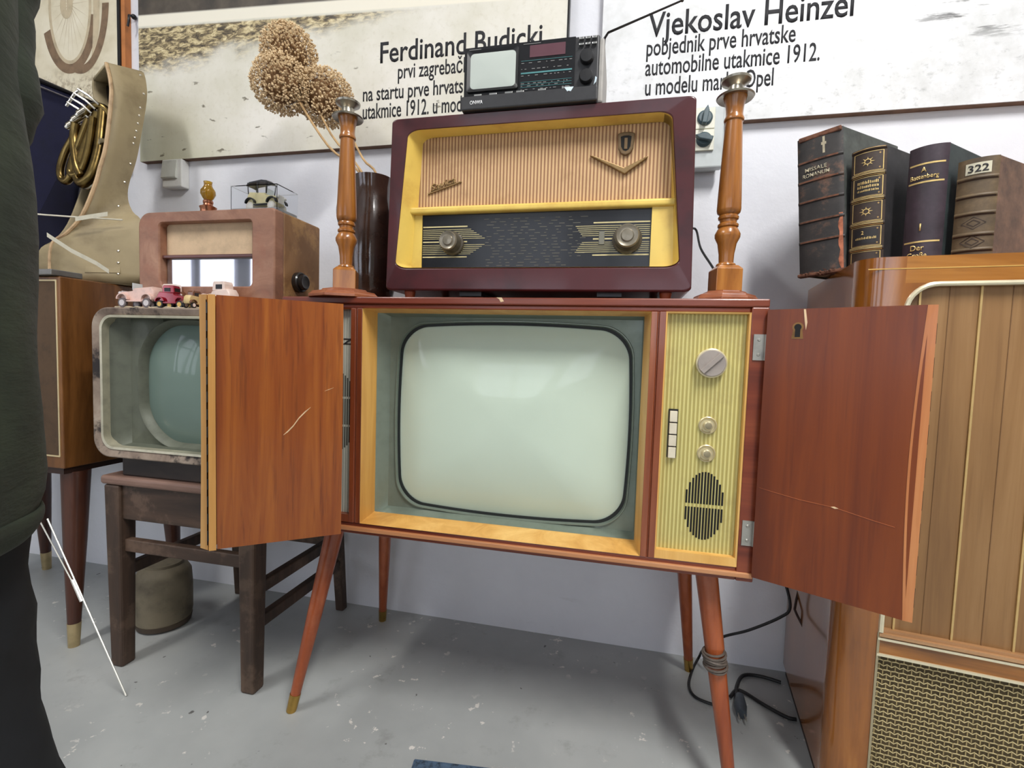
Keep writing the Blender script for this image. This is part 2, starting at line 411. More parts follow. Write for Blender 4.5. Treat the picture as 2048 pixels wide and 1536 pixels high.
pf = poster('photo_poster', -1.706, -.183, 1.522, 2.75, 'sand', 'large sepia road photo poster lettered with the name Ferdinand in the middle of the wall')
build('edge_strip', MB().box(-.1865, -.1815, 1.4285, 1.4545, 1.522, 2.75), BLACK, pf)
YL = 1.4298
def line(parent, txt, ref, w, h, x, z, off=0):
    build('lettering', text_mb(txt, w, h, ref, wallM(x, YL, z), offset=off), INK, parent)
line(pf, 'Ferdinand Budicki', None, .513, .062, -.771, 1.773, .010)
line(pf, 'prvi zagrebački automobilist', 'prvi zagrebač', .211, .044, -.710, 1.720, .008)
line(pf, 'na startu prve hrvatske', 'na startu prve hrvats', .333, .044, -.829, 1.661, .008)
line(pf, 'utakmice 1912. u modelu', 'utakmice 1912. u mod', .330, .046, -.829, 1.606, .008)
ps = poster('photo_poster', -.086, 1.35, 1.5235, 2.75, 'snow', 'large pale grey snow photo poster lettered with the name Vjekoslav on the right')
line(ps, 'Vjekoslav Heinzel', None, .505, .064, .040, 1.764, .010)
line(ps, 'pobjednik prve hrvatske', None, .376, .045, .038, 1.714, .008)
line(ps, 'automobilne utakmice 1912.', None, .437, .045, .037, 1.661, .008)
line(ps, 'u modelu marke Opel', None, .328, .045, .039, 1.6075, .008)
pw = poster('photo_poster', -2.95, -1.792, 1.50, 2.75, 'gravel', 'sepia photo poster of a spoked wheel at the far left of the wall')
build('edge_strip', MB().box(-1.797, -1.785, 1.427, 1.4545, 1.50, 2.75), BLACK, pw)
build('edge_strip', MB().box(-1.785, -1.768, 1.432, 1.4545, 1.50, 2.75), plain('orange_wood_edge', (190, 120, 66), .6), pw)
SEPIA = plain('sepia_ink', (128, 104, 80), .7, 0, .2, 25); SEPIAL = plain('pale_sepia_ink', (196, 180, 150), .7, 0, .12, 25)
def flat_arc(mb, cx, cz, rx, rz, w, a0, a1, n=40, y=1.4297):
    vs = []; fs = []
    for i in range(n+1):
        a = a0+(a1-a0)*i/n
        for k in (0, 1): vs.append((cx+(rx-w*k)*math.cos(a), y, cz+(rz-w*k)*math.sin(a)))
        if i: j = 2*i; fs.append([j-2, j-1, j+1, j])
    mb.faces(vs, fs)
wm = MB(); flat_arc(wm, -2.015, 2.10, .135, .245, .034, PI*1.12, PI*1.93); flat_arc(wm, -1.965, 2.10, .13, .25, .03, PI*1.4, PI*1.98, y=1.4296)
build('printed_tyre', wm, SEPIA, pw)
wl = MB(); flat_arc(wl, -2.015, 2.10, .101, .211, .012, 0, 2*PI); flat_arc(wl, -1.925, 2.16, .05, .3, .03, PI*1.5, PI*2.2, y=1.42965)
for i in range(22):
    a = 2*PI*i/22; d = Vector((math.cos(a)*.095, math.sin(a)*.205)); nrm = Vector((-d.y, d.x)).normalized()*.0012
    wl.faces([(-2.015+nrm.x, 1.42975, 2.1+nrm.y), (-2.015-nrm.x, 1.42975, 2.1-nrm.y), (-2.015+d.x, 1.42975, 2.1+d.y)], [[0, 1, 2]])
flat_arc(wl, -2.03, 2.1, .03, .05, .028, 0, 2*PI, y=1.42955)
build('printed_wheel', wl, SEPIAL, pw)
hk = MB().tube([(-1.745, 1.454, 2.035), (-1.745, 1.43, 2.03), (-1.740, 1.424, 2.012), (-1.748, 1.426, 1.99)], .004, 6, smooth=4).ball((-1.745, 1.446, 2.035), .009)
tag(build('wall_hook', hk, BLACK, smooth=True), 'small black hook on the wall strip between the two left posters', 'hook')

# ------------------------------------------------------------------ the television console
TV = thing('television_console', (-.2415, 1.15, 0), 'wooden console television with open folding doors on four slanted legs', 'television')
X0, X1, YF, YB = -.745, .262, .95, 1.36
b = MB()
b.box(X0, X1, YF, YB, .972, .987)                     # top slab
b.box(X0, X0+.03, YF, YB, .462, .972); b.box(X1-.03, X1, YF, YB, .462, .972)
b.box(X0+.03, X1-.03, YF+.002, YB, .462, .488)
b.box(X0+.03, X1-.03, YB-.012, YB, .488, .972)
b.box(X0+.03, X1-.03, YF+.004, YB, .962, .972)
build('cabinet_body', b, REDH, TV, bevel=.0025)
fr = MB()
fr.box(X0+.002, X1-.002, YF-.004, YF+.01, .470, .480)
build('base_moulding', fr, wood('pale_rail_wood', [(150, 90, 52), (186, 124, 80), (206, 150, 104)], (1.2, 18, 18), rough=.4), TV, bevel=.002)  # moulding in a paler wood tone than the cabinet body
# dark stiles either side of the picture
for (a, c) in ((-.572, -.545), (.057, .084)):
    mid = (a+c)/2
    build('stile', MB().prism([(a, YF+.055), (a, YF-.001), (mid-.002, YF-.001), (mid-.001, YF+.003), (mid+.001, YF+.003), (mid+.002, YF-.001), (c, YF-.001), (c, YF+.055)], 2, .488, .962), RED, TV, bevel=.0008)
# maple jamb lining the picture opening, splayed inwards
o = rrect(-.545, .057, .488, .962, .0005, 1); i_ = rrect(-.538, .047, .499, .957, .0005, 1)
mj = MB(); mj.ring(o, i_, 1, YF, YF+.056, YF+.05, YF+.054)
build('screen_jamb', mj, MAPLE, TV)
# mask: bevelled surround with barrel opening
def barrel(x0, x1, z0, z1, bx, bz, r, n=14):
    """rounded rectangle with bowed sides, ccw from lower left"""
    base = rrect(x0, x1, z0, z1, r, n); cx, cz, hw, hh = (x0+x1)/2, (z0+z1)/2, (x1-x0)/2, (z1-z0)/2
    # resample straight sides
    pts = []
    for k in range(len(base)):
        p, q = Vector(base[k]), Vector(base[(k+1) % len(base)])
        ns = max(1, int((q-p).length/.02))
        for j in range(ns): pts.append(p.lerp(q, j/ns))
    out = []
    for p in pts:
        u, v = (p.x-cx)/hw, (p.y-cz)/hh
        out.append((cx+(p.x-cx)*(1+bx*(1-v*v)), cz+(p.y-cz)*(1+bz*(1-u*u))))
    return out
scr = barrel(-.489, .022, .520, .930, .036, .055, .058)
def match(pts, x0, x1, z0, z1):
    """outer rectangle with the same count, by projecting from the centre"""
    cx, cz = (x0+x1)/2, (z0+z1)/2; o = []
    for p in pts:
        d = Vector((p[0]-cx, p[1]-cz)); t = min(((x1-x0)/2)/max(abs(d.x), 1e-6), ((z1-z0)/2)/max(abs(d.y), 1e-6)); o.append((cx+d.x*t, cz+d.y*t))
    # snap nearest to the corners
    for c in ((x0, z0), (x1, z0), (x1, z1), (x0, z1)):
        j = min(range(len(o)), key=lambda k: (o[k][0]-c[0])**2+(o[k][1]-c[1])**2); o[j] = c
    return o
cO = match(scr, -.541, .050, .496, .960); cI = match(scr, -.518, .046, .507, .9515)
def offs(p, k, c=(-.234, .7245)): return [(c[0]+(q[0]-c[0])*(1+k), c[1]+(q[1]-c[1])*(1+k*1.25)) for q in p]
def P3(pts, y): return [(p[0], y, p[1]) for p in pts]
mk = MB(); mk.loft([P3(cO, 1.000), P3(cI, 1.030), P3(offs(scr, .020), 1.031), P3(offs(scr, .0155), 1.026), P3(offs(scr, .009), 1.026), P3(scr, 1.036)], cap=False)
build('screen_mask', mk, MASK, TV, smooth=True)
# picture tube: domed glass
def dome(outline, c, y_edge, bulge, rings=14):
    rs = []
    for k in range(rings+1):
        f = 1-k/rings; f = max(f, .002)
        rs.append([(c[0]+(p[0]-c[0])*f, y_edge-bulge*(1-f**2.2), c[1]+(p[1]-c[1])*f) for p in outline])
    mb = MB(); mb.loft(rs, cap=False); mb.faces(rs[-1], [list(range(len(rs[-1])))]); return mb
build('seal', MB().ring(offs(scr, .003), offs(scr, -.018), 1, 1.0335, 1.040), plain('black_seal', (26, 32, 32), .6), TV)
build('screen', dome(offs(scr, -.004), (-.234, .7245), 1.038, .034), CRT, TV, smooth='all')
build('tube_housing', MB().box(-.50, .03, 1.05, 1.30, .52, .93), DARK, TV)
# right control panel
cp = MB(); cp.box(.084, .2315, .965, .975, .500, .960)
PAN = ribbed('yellow_ribbed_plastic', (214, 204, 132), (176, 162, 92), .0072, 0, .5, .4, (150, 130, 84))
pan = build('control_panel', cp, PAN, TV)
tr = MB(); tr.ring(rrect(.0835, .232, .4885, .9625, .0004, 1), rrect(.0865, .229, .5045, .9595, .0004, 1), 1, YF-.0005, .97, YF+.001, .968)
build('panel_trim', tr, MAPLE, TV)
sl = MB()
cx, cz = .1715, .5945
for k in range(-6, 7):
    x = cx+k*.0054; h = .066*math.sqrt(max(.02, 1-(k/6.7)**2))
    for s in (-1, 1):
        a, c = (cz+.0035, cz+h) if s > 0 else (cz-h, cz-.0035)
        sl.box(x-.0017, x+.0017, .9645, .9652, a, c)
build('speaker_slots', sl, DARK, pan)
kb = MB(); kb.lathe([(.027, 0), (.0275, .012), (.025, .0135)], seg=40, M=knobM(.169, .965, .868))
kn = build('channel_knob', kb, IVORYM, pan, smooth=True)
kf = MB(); kf.lathe([(.0248, .0128), (.0248, .0155), (.0236, .0162)], seg=40, M=knobM(.169, .965, .868))
kf.box(-.024, .024, -.0045, .0045, .015, .021, knobM(.169, .965, .868) @ Matrix.Rotation(math.radians(45), 4, 'Z'))
build('knob_face', kf, KNOBG, kn, bevel=.0008)
for z in (.7505, .697):
    k2 = MB(); k2.lathe([(.0165, 0), (.0165, .004), (.015, .005), (.0125, .002), (.009, .002), (.0085, .012), (.007, .0135)], seg=32, M=knobM(.170, .965, z))
    kk = build('control_knob', k2, IVORYM, pan, smooth=True)
    k3 = MB(); k3.lathe([(.0062, .012), (.006, .0145), (.0045, .0152)], seg=24, M=knobM(.170, .965, z)); build('knob_cap', k3, plain('dull_knob_cap', (150, 140, 112), .4, .3), kk, smooth=True)
bb = build('button_housing', MB().box(.0985, .1155, .9615, .966, .6845, .778), BLACK, pan)
for k in range(4):
    z = .7745-k*.0232
    build('push_button', MB().box(.1003, .1140, .9555, .964, z-.0208, z), CREAM, bb, bevel=.001)
# left loudspeaker panel, mostly behind the left door
lp = MB(); lp.box(-.715, -.570, .965, .975, .500, .960)
LPM = ribbed('grey_ribbed_plastic', (198, 198, 184), (176, 178, 164), .0062, 0, .5, .4, (150, 146, 130))
lpan = build('speaker_panel', lp, LPM, TV)
tl = MB(); tl.ring(rrect(-.7155, -.567, .4885, .9625, .0004, 1), rrect(-.713, -.5705, .5045, .9595, .0004, 1), 1, YF-.0005, .97, YF+.001, .968)
build('panel_trim', tl, RED, TV)
sl = MB(); cx, cz = -.6215, .733
for k in range(-10, 11):
    x = cx+k*.0056
    if x < -.71 or x > -.572: continue
    h = .092*math.sqrt(max(.02, 1-(k/10.6)**2))
    for (a, c) in ((cz+.034, cz+h), (cz-.029, cz+.029), (cz-h, cz-.034)):
        a, c = max(a, cz-h), min(c, cz+h)
        if c > a: sl.box(x-.0015, x+.0015, .9645, .9652, a, c)
build('speaker_slots', sl, plain('grey_void', (74, 74, 68), .8), lpan)
build('maker_letters', text_mb('RIZ', .05, .0125, None, wallM(-.627, .9645, .884), offset=.012), INK, lpan)
# folding doors
def leaf(name, A, B, z0, z1, th, mat, bow=(0, 0), flip=1, ext=0):
    """door leaf from A to B (plan), thickness th to the left of A->B (flip -1: right); bow = bulge of (front, back) face at mid height"""
    A, B = Vector((*A, 0)), Vector((*B, 0)); d = (B-A).normalized(); n = Vector((-d.y, d.x, 0))*flip
    nz, nx = 18, 6; mb = MB(); rings = []
    for j in range(nz+1):
        t = j/nz; z = z0+(z1-z0)*t; bo = math.sin(PI*t)**1.0
        r = []
        for i in range(nx+1): r.append(A+(B-A)*(i/nx)+n*(bow[0]*bo)+Vector((0, 0, z)))
        for i in range(nx, -1, -1): r.append(A+(B-A)*(i/nx)-n*(th+bow[1]*bo)+Vector((0, 0, z)))
        rings.append(r)
    mb.loft(rings); return mb
ZB, ZT = .477, .9665
DOORR = wood('glossy_red_veneer', [(84, 30, 4), (116, 50, 8), (138, 66, 14)], (24, 24, .9), rough=.36, coat=.08, dist=.9, grain=.8)
# right pair
dr = build('folding_door', leaf('d', (.452, .844), (.256, .940), ZB, ZT, .011, DOORR, (.003, 0), 1), DOORR, TV, smooth=True)
build('folding_door', leaf('d', (.461, .8575), (.264, .956), ZB, ZT, .011, DOORR, (0, 0), 1), DOORR, TV, smooth=True)
# facing edge strips and piano hinge of the right pair
def edge_strip(P, Q, z0, z1, bow, t=.0012):
    P, Q = Vector((*P, 0)), Vector((*Q, 0)); d = (Q-P).normalized(); out = Vector((d.y, -d.x, 0))
    mb = MB(); rings = []
    for j in range(13):
        u = j/12; z = z0+(z1-z0)*u; bo = math.sin(PI*u)*bow
        a = P-d*bo; c = Q
        rings.append([a+Vector((0, 0, z)), c+Vector((0, 0, z)), c-out*-t+Vector((0, 0, z)), a-out*-t+Vector((0, 0, z))])
    return mb.loft(rings)
EDGE = wood('door_edge_wood', [(150, 84, 40), (190, 118, 66), (210, 146, 92)], (18, 18, 1.2), rough=.4, grain=.3)
def face_lip(A, Q, e, n, bow, bul):
    A, Q, e, n = Vector((*A, 0)), Vector((*Q, 0)), Vector((*e, 0)), Vector((*n, 0)); mb = MB(); rings = []
    for j in range(19):
        u = j/18; zz = Vector((0, 0, ZB+(ZT-ZB)*u)); bo = math.sin(PI*u)
        a = A-e*(.002+bow*bo)+n*(bul*bo+.0007)+zz; c = Q+zz
        rings.append([a, c, c-n*.012, a-n*.004])
    return mb.loft(rings)
build('edge_lipping', face_lip((.452, .844), (.4615, .8405), (.898, -.44), (-.44, -.898), .008, .003), EDGE, dr)
def comb(x0, xa, x1, z0, z1, n):
    h = (z1-z0)/n
    q = [(xa, z0), (xa, z1)]
    for k in range(n-1, -1, -1): q += [(x0, z0+(k+.85)*h), (x1, z0+(k+.85)*h), (x1, z0+(k+.25)*h), (x0, z0+(k+.25)*h)]
    return q
ph = MB().prism(comb(.4620, .4612, .4640, ZB+.01, ZT-.02, 9), 1, .8440, .8475)
build('piano_hinge', ph, BLACK, dr)
def on_leaf(A, B, u, z, off, flip, bow=.003):
    A, B = Vector((*A, 0)), Vector((*B, 0)); d = (B-A).normalized(); n = Vector((-d.y, d.x, 0))*flip
    t = (z-ZB)/(ZT-ZB)
    return A+d*u+n*(math.sin(PI*t)*bow+off)+Vector((0, 0, z)), d, n
def patch(A, B, pts, off, flip, bow=.003):
    """thin flat shape lying on a leaf face; pts = (distance from A, z)"""
    vs = [on_leaf(A, B, u, z, off, flip, bow)[0] for u, z in pts]; n = on_leaf(A, B, 0, .7, 0, flip)[2]
    k = len(vs); mb = MB(); mb.faces(vs+[v-n*(off+.0012) for v in vs], [list(range(k)), list(range(2*k-1, k-1, -1))]+[[i, (i+1) % k, k+(i+1) % k, k+i] for i in range(k)]); return mb
RA, RB = (.452, .844), (.256, .940)
ku, kz = .170, .928
key = [(ku+.0055*math.cos(t), kz+.007+.0055*math.sin(t)) for t in [PI*1.25-PI*1.5*i/12 for i in range(13)]]
esc = patch(RA, RB, [(ku+.0085*math.cos(t), kz+.007+.0085*math.sin(t)) for t in [PI*1.2-PI*1.4*i/12 for i in range(13)]]+[(ku+.009, kz-.013), (ku-.009, kz-.013)], .0006, 1)
kh = build('keyhole_plate', esc, plain('dull_brass', (140, 104, 62), .4, .7, .15, 60), dr)
build('keyhole', patch(RA, RB, key+[(ku+.004, kz-.010), (ku-.004, kz-.010)], .0012, 1), DARK, kh)
PALE = plain('bare_wood_scratch', (226, 196, 156), .7, 0, .1, 40)
build('veneer_chip', patch(RA, RB, [(.160, .9655), (.163, .9655), (.1605, .945), (.158, .930), (.1565, .943)], .0008, 1), PALE, dr)
scr2 = patch(RA, RB, [(.105, .635), (.100, .6365), (.094, .6345), (.099, .633)], .0007, 1); build('scratch', scr2, PALE, dr)
build('scratch', patch(RA, RB, [(.215, .646), (.190, .642), (.150, .637), (.100, .6345), (.05, .6255), (.02, .621), (.02, .6217), (.05, .6263), (.10, .6353), (.15, .6378), (.19, .6428)], .0006, 1), plain('faint_scratch', (170, 92, 50), .6), dr)
# left pair
LA, LB = (-.565, .908), (-.744, .768)
dl = build('folding_door', leaf('d', LA, LB, ZB, ZT, .012, DOORL, (.008, 0), 1), DOORL, TV, smooth=True)
LH, LF = (-.735, .948), (-.766, .768)
build('folding_door', leaf('d', LH, LF, ZB, ZT, .012, DOORL, (.0, -.005), 1), DOORL, TV, smooth=True)
PEDGE = wood('pale_door_edge', [(176, 122, 56), (206, 150, 78), (224, 174, 104)], (20, 20, 1.2), rough=.42, grain=.35)
build('edge_lipping', edge_strip((-.7525, .7575), (-.7425, .7645), ZB, ZT, 0), PEDGE, dl)
build('edge_lipping', edge_strip((-.779, .7655), (-.757, .7605), ZB, ZT, -.004), PEDGE, dl)
ph = MB().prism(comb(-.7562, -.7565, -.7535, ZB+.01, ZT-.01, 14), 1, .757, .7595)
build('piano_hinge', ph, BLACK, dl)
def scr_line(A, B, pts, w, flip):
    a = [(u, z+w*(1 if 0 < i < len(pts)-1 else .2)) for i, (u, z) in enumerate(pts)]; c = [(u, z-w*(1 if 0 < i < len(pts)-1 else .2)) for i, (u, z) in enumerate(pts)]
    return patch(A, B, a+c[::-1], .0008, flip, .008)
build('scratch', scr_line(LA, LB, [(.062, .752), (.073, .742), (.084, .730), (.094, .715), (.104, .704), (.112, .697)], .0016, 1), PALE, dl)
build('scratch', scr_line(LA, LB, [(.018, .792), (.028, .788), (.036, .785)], .0005, 1), PALE, dl)
# butt hinges on the right stile
for (z0, z1) in ((.876, .923), (.532, .579)):
    h = MB(); h.box(.2375, .2560, .9478, .9505, z0, z1); h.lathe([(.0026, z0), (.0026, z1)], c=(.2575, .9480, 0), seg=10)
    for zz in (z0+.01, z1-.01): h.lathe([(.003, 0), (.002, .0012)], seg=10, M=knobM(.2465, .9478, zz))
    build('butt_hinge', h, STEEL, TV, smooth=True)
# legs
def leg(foot, top, r0, r1, cap):
    f, t = Vector(foot), Vector(top); d = t-f
    mb = MB().tube([f+d*cap, f+d*.5, t], [r0*1.02, (r0+r1)/2*1.02, r1], 20)
    lg = build('leg', mb, LEG, TV, smooth=True)
    c = MB().tube([f, f+d*(cap+.004)], [r0, r0*1.12], 20); build('foot_cap', c, BRASS, lg, smooth=True); return lg
leg((-.732, .972, .0), (-.652, 1.035, .463), .0115, .0225, .085)
lr = leg((.256, .972, .0), (.192, 1.035, .463), .0115, .0225, .085)
leg((-.711, 1.390, .0), (-.652, 1.285, .463), .0115, .0215, .085)
leg((.232, 1.390, .0), (.178, 1.285, .463), .0115, .0215, .085)
wr = MB()
for k in range(9):
    z = .262+k*.0036; c = Vector((.2145+.0045*(k-4)/9*-1, .9975+.0005*k, z)); R_ = .0205+.0015*math.sin(k*2.1)
    wr.tube([c+Vector((R_*math.cos(t), R_*math.sin(t), .003*math.sin(t+k))) for t in [2*PI*i/24 for i in range(24)]], .0024, 6, closed=True)
build('cord_wrapping', wr, plain('grey_cord', (92, 82, 74), .6, 0, .2, 60), lr, smooth=True)
chips = MB(); chips.faces([(-.247, .9493, .9868), (-.236, .9493, .9868), (-.231, .9493, .979), (-.238, .9493, .9775), (-.241, .9493, .983)], [[0, 1, 2, 3, 4]])
build('edge_chip', chips, PALE, TV)

# ------------------------------------------------------------------ the big valve radio on the console
ZT_ = .987
RX = thing('valve_radio', (-.192, 1.13, ZT_), 'wide maroon valve radio with beige ribbed grille cloth standing on the console', 'radio')
MAROON = plain('maroon_lacquer', (72, 22, 26), .34, 0, .16, 9, coat=.28, dark=(50, 14, 18))
YEL = plain('yellow_enamel', (232, 200, 100), .4, 0, .08, 8, coat=.2, dark=(206, 164, 76))
qo = [(-.518, 1.008), (.133, 1.006), (.124, 1.380), (-.509, 1.380)]
qi = [(-.497, 1.058), (.108, 1.056), (.080, 1.354), (-.471, 1.354)]
oo, ii = quadify(qo, .022), quadify(qi, .05)
rb = MB(); rb.ring(oo, ii, 1, 1.0, 1.262, 1.004, 1.262)
rb_o = build('cabinet', rb, MAROON, RX, bevel=.004, bseg=3, smooth=True)
build('back_panel', MB().prism(quadify(qi, .075), 1, 1.245, 1.255), DARK, RX)
qb = [(-.470, 1.054), (.096, 1.054), (.0835, 1.353), (-.452, 1.353)]
iy = MB(); iy.ring(quadify(qi, .05), quadify(qb, .05), 1, 1.0035, 1.05, 1.040, 1.046)
build('inner_surround', iy, YEL, RX, smooth=True)
GC = ribbed('grille_cloth', (216, 180, 134), (156, 114, 84), .0075, 0, .55, .8, (128, 90, 56))
gcl = MB().prism([(-.466, 1.190), (.092, 1.190), (.084, 1.3525), (-.456, 1.3525)], 1, 1.041, 1.044)
build('grille_cloth', gcl, GC, RX)
bar = MB(); bar.box(-.492, .100, 1.022, 1.044, 1.181, 1.196)
build('cross_bar', bar, YEL, RX, bevel=.005, bseg=3)
build('side_plate', MB().box(-.492, -.448, 1.035, 1.044, 1.058, 1.182), YEL, RX)
build('side_plate', MB().box(.053, .103, 1.030, 1.044, 1.058, 1.182), YEL, RX)
dg = plain('black_dial_glass', (17, 18, 24), .3, 0, .2, 20, coat=.15)
dial = build('dial_glass', MB().box(-.449, .054, 1.037, 1.042, 1.058, 1.181), dg, RX)
dl_ = MB()
def dash(x0, x1, z, t=.0011): dl_.box(x0, x1, 1.0364, 1.0371, z-t/2, z+t/2)
for side in (0, 1):
    for k, z in enumerate([1.154, 1.1475, 1.1435, 1.1395, 1.1355, 1.1315, 1.1275, 1.1205, 1.1135, 1.1095, 1.1055, 1.1015, 1.0975, 1.0935, 1.087]):
        thick = k in (0, 7, 14); t = .0028 if thick else .0011
        if side == 0:
            L_ = .105 if thick else .107+.045*(1-abs(k-7)/7.0) if k != 7 else .03
            dash(-.446, -.446+L_, z, t)
        else:
            L_ = .115 if thick else .135+.02*(abs(k-7)/7.0) if k != 7 else .03
            dash(.051-L_, .051, z, t)
build('scale_lines', dl_, plain('pale_scale_paint', (206, 192, 142), .5, 0, .1, 60), dial)
dl_ = MB(); rr_ = random.Random(3)
for r in range(17):
    z = 1.168-r*.0063
    x = -.31+rr_.random()*.03
    while x < -.09:
        w = .004+rr_.random()*.013
        if r < 14 or -.30 < x < -.12: dash(x, x+w, z, .0012)
        x += w+.006+rr_.random()*.02
build('scale_print', dl_, plain('dim_scale_print', (104, 100, 88), .5, 0, .15, 60), dial)
build('dial_trim', MB().box(-.480, .095, 1.028, 1.032, 1.0565, 1.0595), GILT, RX)
for (x, z, r) in ((-.374, 1.116, .0265), (.006, 1.118, .0305)):
    kM = knobM(x, 1.037, z)
    k = MB(); k.lathe([(r, 0), (r*.98, .008), (r*.86, .011), (r*.82, .030), (r*.78, .034)], seg=36, M=kM)
    ko = build('tuning_knob', k, plain('brown_knob', (82, 76, 66), .32, .1, .12, 60, coat=.3), RX, smooth=True)
    k = MB(); k.lathe([(r*.78, .0335), (r*.7, .0372), (r*.5, .035), (r*.44, .035), (r*.36, .038), (.001, .039)], seg=36, M=kM)
    build('knob_cap', k, plain('pewter_knob_cap', (140, 132, 116), .3, .5, .1, 60), ko, smooth=True)
build('dial_pointer_plate', MB().box(-.052, -.040, 1.0345, 1.037, 1.108, 1.136), plain('clear_tab', (120, 118, 104), .3), RX, bevel=.002)
em = MB().prism([(-.078, 1.292), (-.068, 1.290), (-.006, 1.263), (.036, 1.283), (.041, 1.284), (.036, 1.279), (-.005, 1.2505), (-.012, 1.2545)], 1, 1.033, 1.041)
build('chevron_emblem', em, plain('dull_gilt', (150, 122, 80), .4, .5, .15, 40), RX, bevel=.002)
sh = [(-.0225, 1.332), (-.012, 1.335), (.002, 1.335), (.0125, 1.332), (.010, 1.302), (.004, 1.292), (-.005, 1.288), (-.014, 1.292), (-.020, 1.302)]
so = build('shield_emblem', MB().prism(sh[::-1], 1, 1.034, 1.041), plain('dull_gilt2', (116, 94, 66), .4, .5, .15, 40), RX, bevel=.002)
build('shield_enamel', MB().prism([(-.005+(p[0]+.005)*.62, 1.312+(p[1]-1.312)*.66) for p in sh][::-1], 1, 1.0335, 1.036), DARK, so)
build('shield_enamel', MB().box(-.008, -.002, 1.0325, 1.035, 1.300, 1.322), plain('dull_gilt2', (0, 0, 0)), so)
a = math.radians(17)
lgM = Matrix.Translation((-.430, 1.0405, 1.2335)) @ Matrix.Rotation(PI/2, 4, 'X') @ Matrix.Rotation(a, 4, 'Z')
lg = text_mb('Savica', .062, .0145, None, lgM, shear=.35, offset=.01, depth=.003)
build('script_badge', lg, plain('dull_gilt', (0, 0, 0)), RX)
build('script_underline', MB().box(-.008, .074, -.0038, -.0015, 0, .0035, lgM), plain('dull_gilt', (0, 0, 0)), RX)
for (x, y) in ((-.472, 1.03), (.087, 1.03), (-.46, 1.225), (.076, 1.225)):
    build('foot', MB().lathe([(.0085, 0), (.010, .004), (.013, .0225)], c=(x, y, ZT_+.0002), seg=20), LEG, RX, smooth=True)
ub = MB().box(-.35, -.30, 1.02, 1.20, .998, 1.010); build('chassis_strut', ub, BLACK, RX)
build('chassis_strut', MB().box(-.05, .0, 1.02, 1.20, .998, 1.010), BLACK, RX)

# ------------------------------------------------------------------ small portable television on the radio
zo = 1.3806
OT = thing('portable_television', (-.206, 1.09, zo), 'black portable television radio with a tiny screen on top of the maroon radio', 'television')
x0, x1 = -.347, -.064
CH = plain('charcoal_plastic', (46, 46, 48), .42, 0, .1, 60)
build('housing', MB().box(x0, x1, 1.004, 1.17, zo+.004, zo+.134), CH, OT, bevel=.004, bseg=3)
build('rear_housing', MB().box(x0+.004, x1+.009, 1.012, 1.175, zo+.006, zo+.132), plain('grey_case_plastic', (168, 164, 158), .5, 0, .06, 40), OT, bevel=.004)
build('base_lip', MB().box(x0, x1, .990, 1.02, zo, zo+.029), plain('charcoal_plastic', (0, 0, 0)), OT, bevel=.003)
fp = build('front_plate', MB().box(x0+.002, -.112, 1.0008, 1.006, zo+.034, zo+.132), plain('gloss_black_plate', (20, 20, 23), .22, 0, .1, 40, coat=.3), OT)
sb = MB(); sb.ring(rrect(-.338, -.228, zo+.040, zo+.124, .004, 3), rrect(-.331, -.234, zo+.047, zo+.118, .008, 3), 1, .9965, 1.003, .9995, 1.003)
build('screen_bezel', sb, BLACK, OT)
build('screen', dome(rrect(-.3325, -.2325, zo+.0455, zo+.1195, .009, 5), (-.2825, zo+.0825), .9995, .0025, 6), glass_crt('tiny_screen_glass', (190, 198, 190), .12), OT, smooth='all')
build('display_window', MB().box(-.205, -.132, .9997, 1.001, zo+.100, zo+.1235), plain('purple_display', (96, 62, 70), .25, 0, .05, 10, coat=.4), fp)
bl = MB()
for (z, t) in ((zo+.0695, .003), (zo+.094, .0007), (zo+.0465, .0006), (zo+.052, .0006), (zo+.0415, .0006)): bl.box(-.2225, -.1175, .9999, 1.0006, z-t/2, z+t/2)
build('scale_lines', bl, plain('teal_print', (72, 128, 130), .5), fp)
bl = MB(); rr_ = random.Random(5)
for z in (zo+.0895, zo+.0775, zo+.0645, zo+.049, zo+.044, zo+.037):
    x = -.222
    while x < -.122:
        w = .002+rr_.random()*.006; bl.box(x, x+w, .9999, 1.0006, z-.0007, z+.0007); x += w+.003+rr_.random()*.009
for (xx, w) in ((-.219, .036), (-.335, .026)): bl.box(xx, xx+w, .9999, 1.0006, zo+.1265, zo+.1278)
build('scale_print', bl, plain('faint_print', (120, 120, 118), .5), fp)
for r in range(2):
    for k in range(3):
        x = -.1045+k*.0128; z = zo+.1285-r*.0115
        build('preset_button', MB().box(x, x+.009, .998, 1.006, z-.004, z), CHROME, OT, bevel=.0008)
for z in (zo+.0895, zo+.0515):
    k = MB().lathe([(.0138, 0), (.0138, .008), (.012, .0105), (.001, .011)], seg=32, M=knobM(-.0885, 1.003, z)); build('control_knob', k, BLACK, OT, smooth=True)
for x in (-.321, -.288, -.2545, -.2305, -.185, -.136):
    build('slide_switch', MB().box(x, x+.0165, .996, 1.006, zo+.0285, zo+.0345), CHROME, OT, bevel=.0008)
build('sticker_rest', MB().prism([(-.130, zo+.029), (-.1115, zo+.029), (-.117, zo+.0205), (-.122, zo+.022), (-.124, zo+.0205)], 1, .9894, .9902), plain('torn_sticker', (206, 222, 230), .6), OT)
build('sticker_rest', MB().prism([(-.0735, zo+.0365), (-.0685, zo+.042), (-.067, zo+.050), (-.0705, zo+.053), (-.0715, zo+.045)][::-1], 1, 1.003, 1.0037), plain('torn_sticker', (206, 222, 230), .6), OT)
build('maker_letters', text_mb('ONWA', .028, .0076, None, wallM(-.3275, .9898, zo+.0105), offset=.012), plain('white_print', (236, 236, 236), .5), OT)
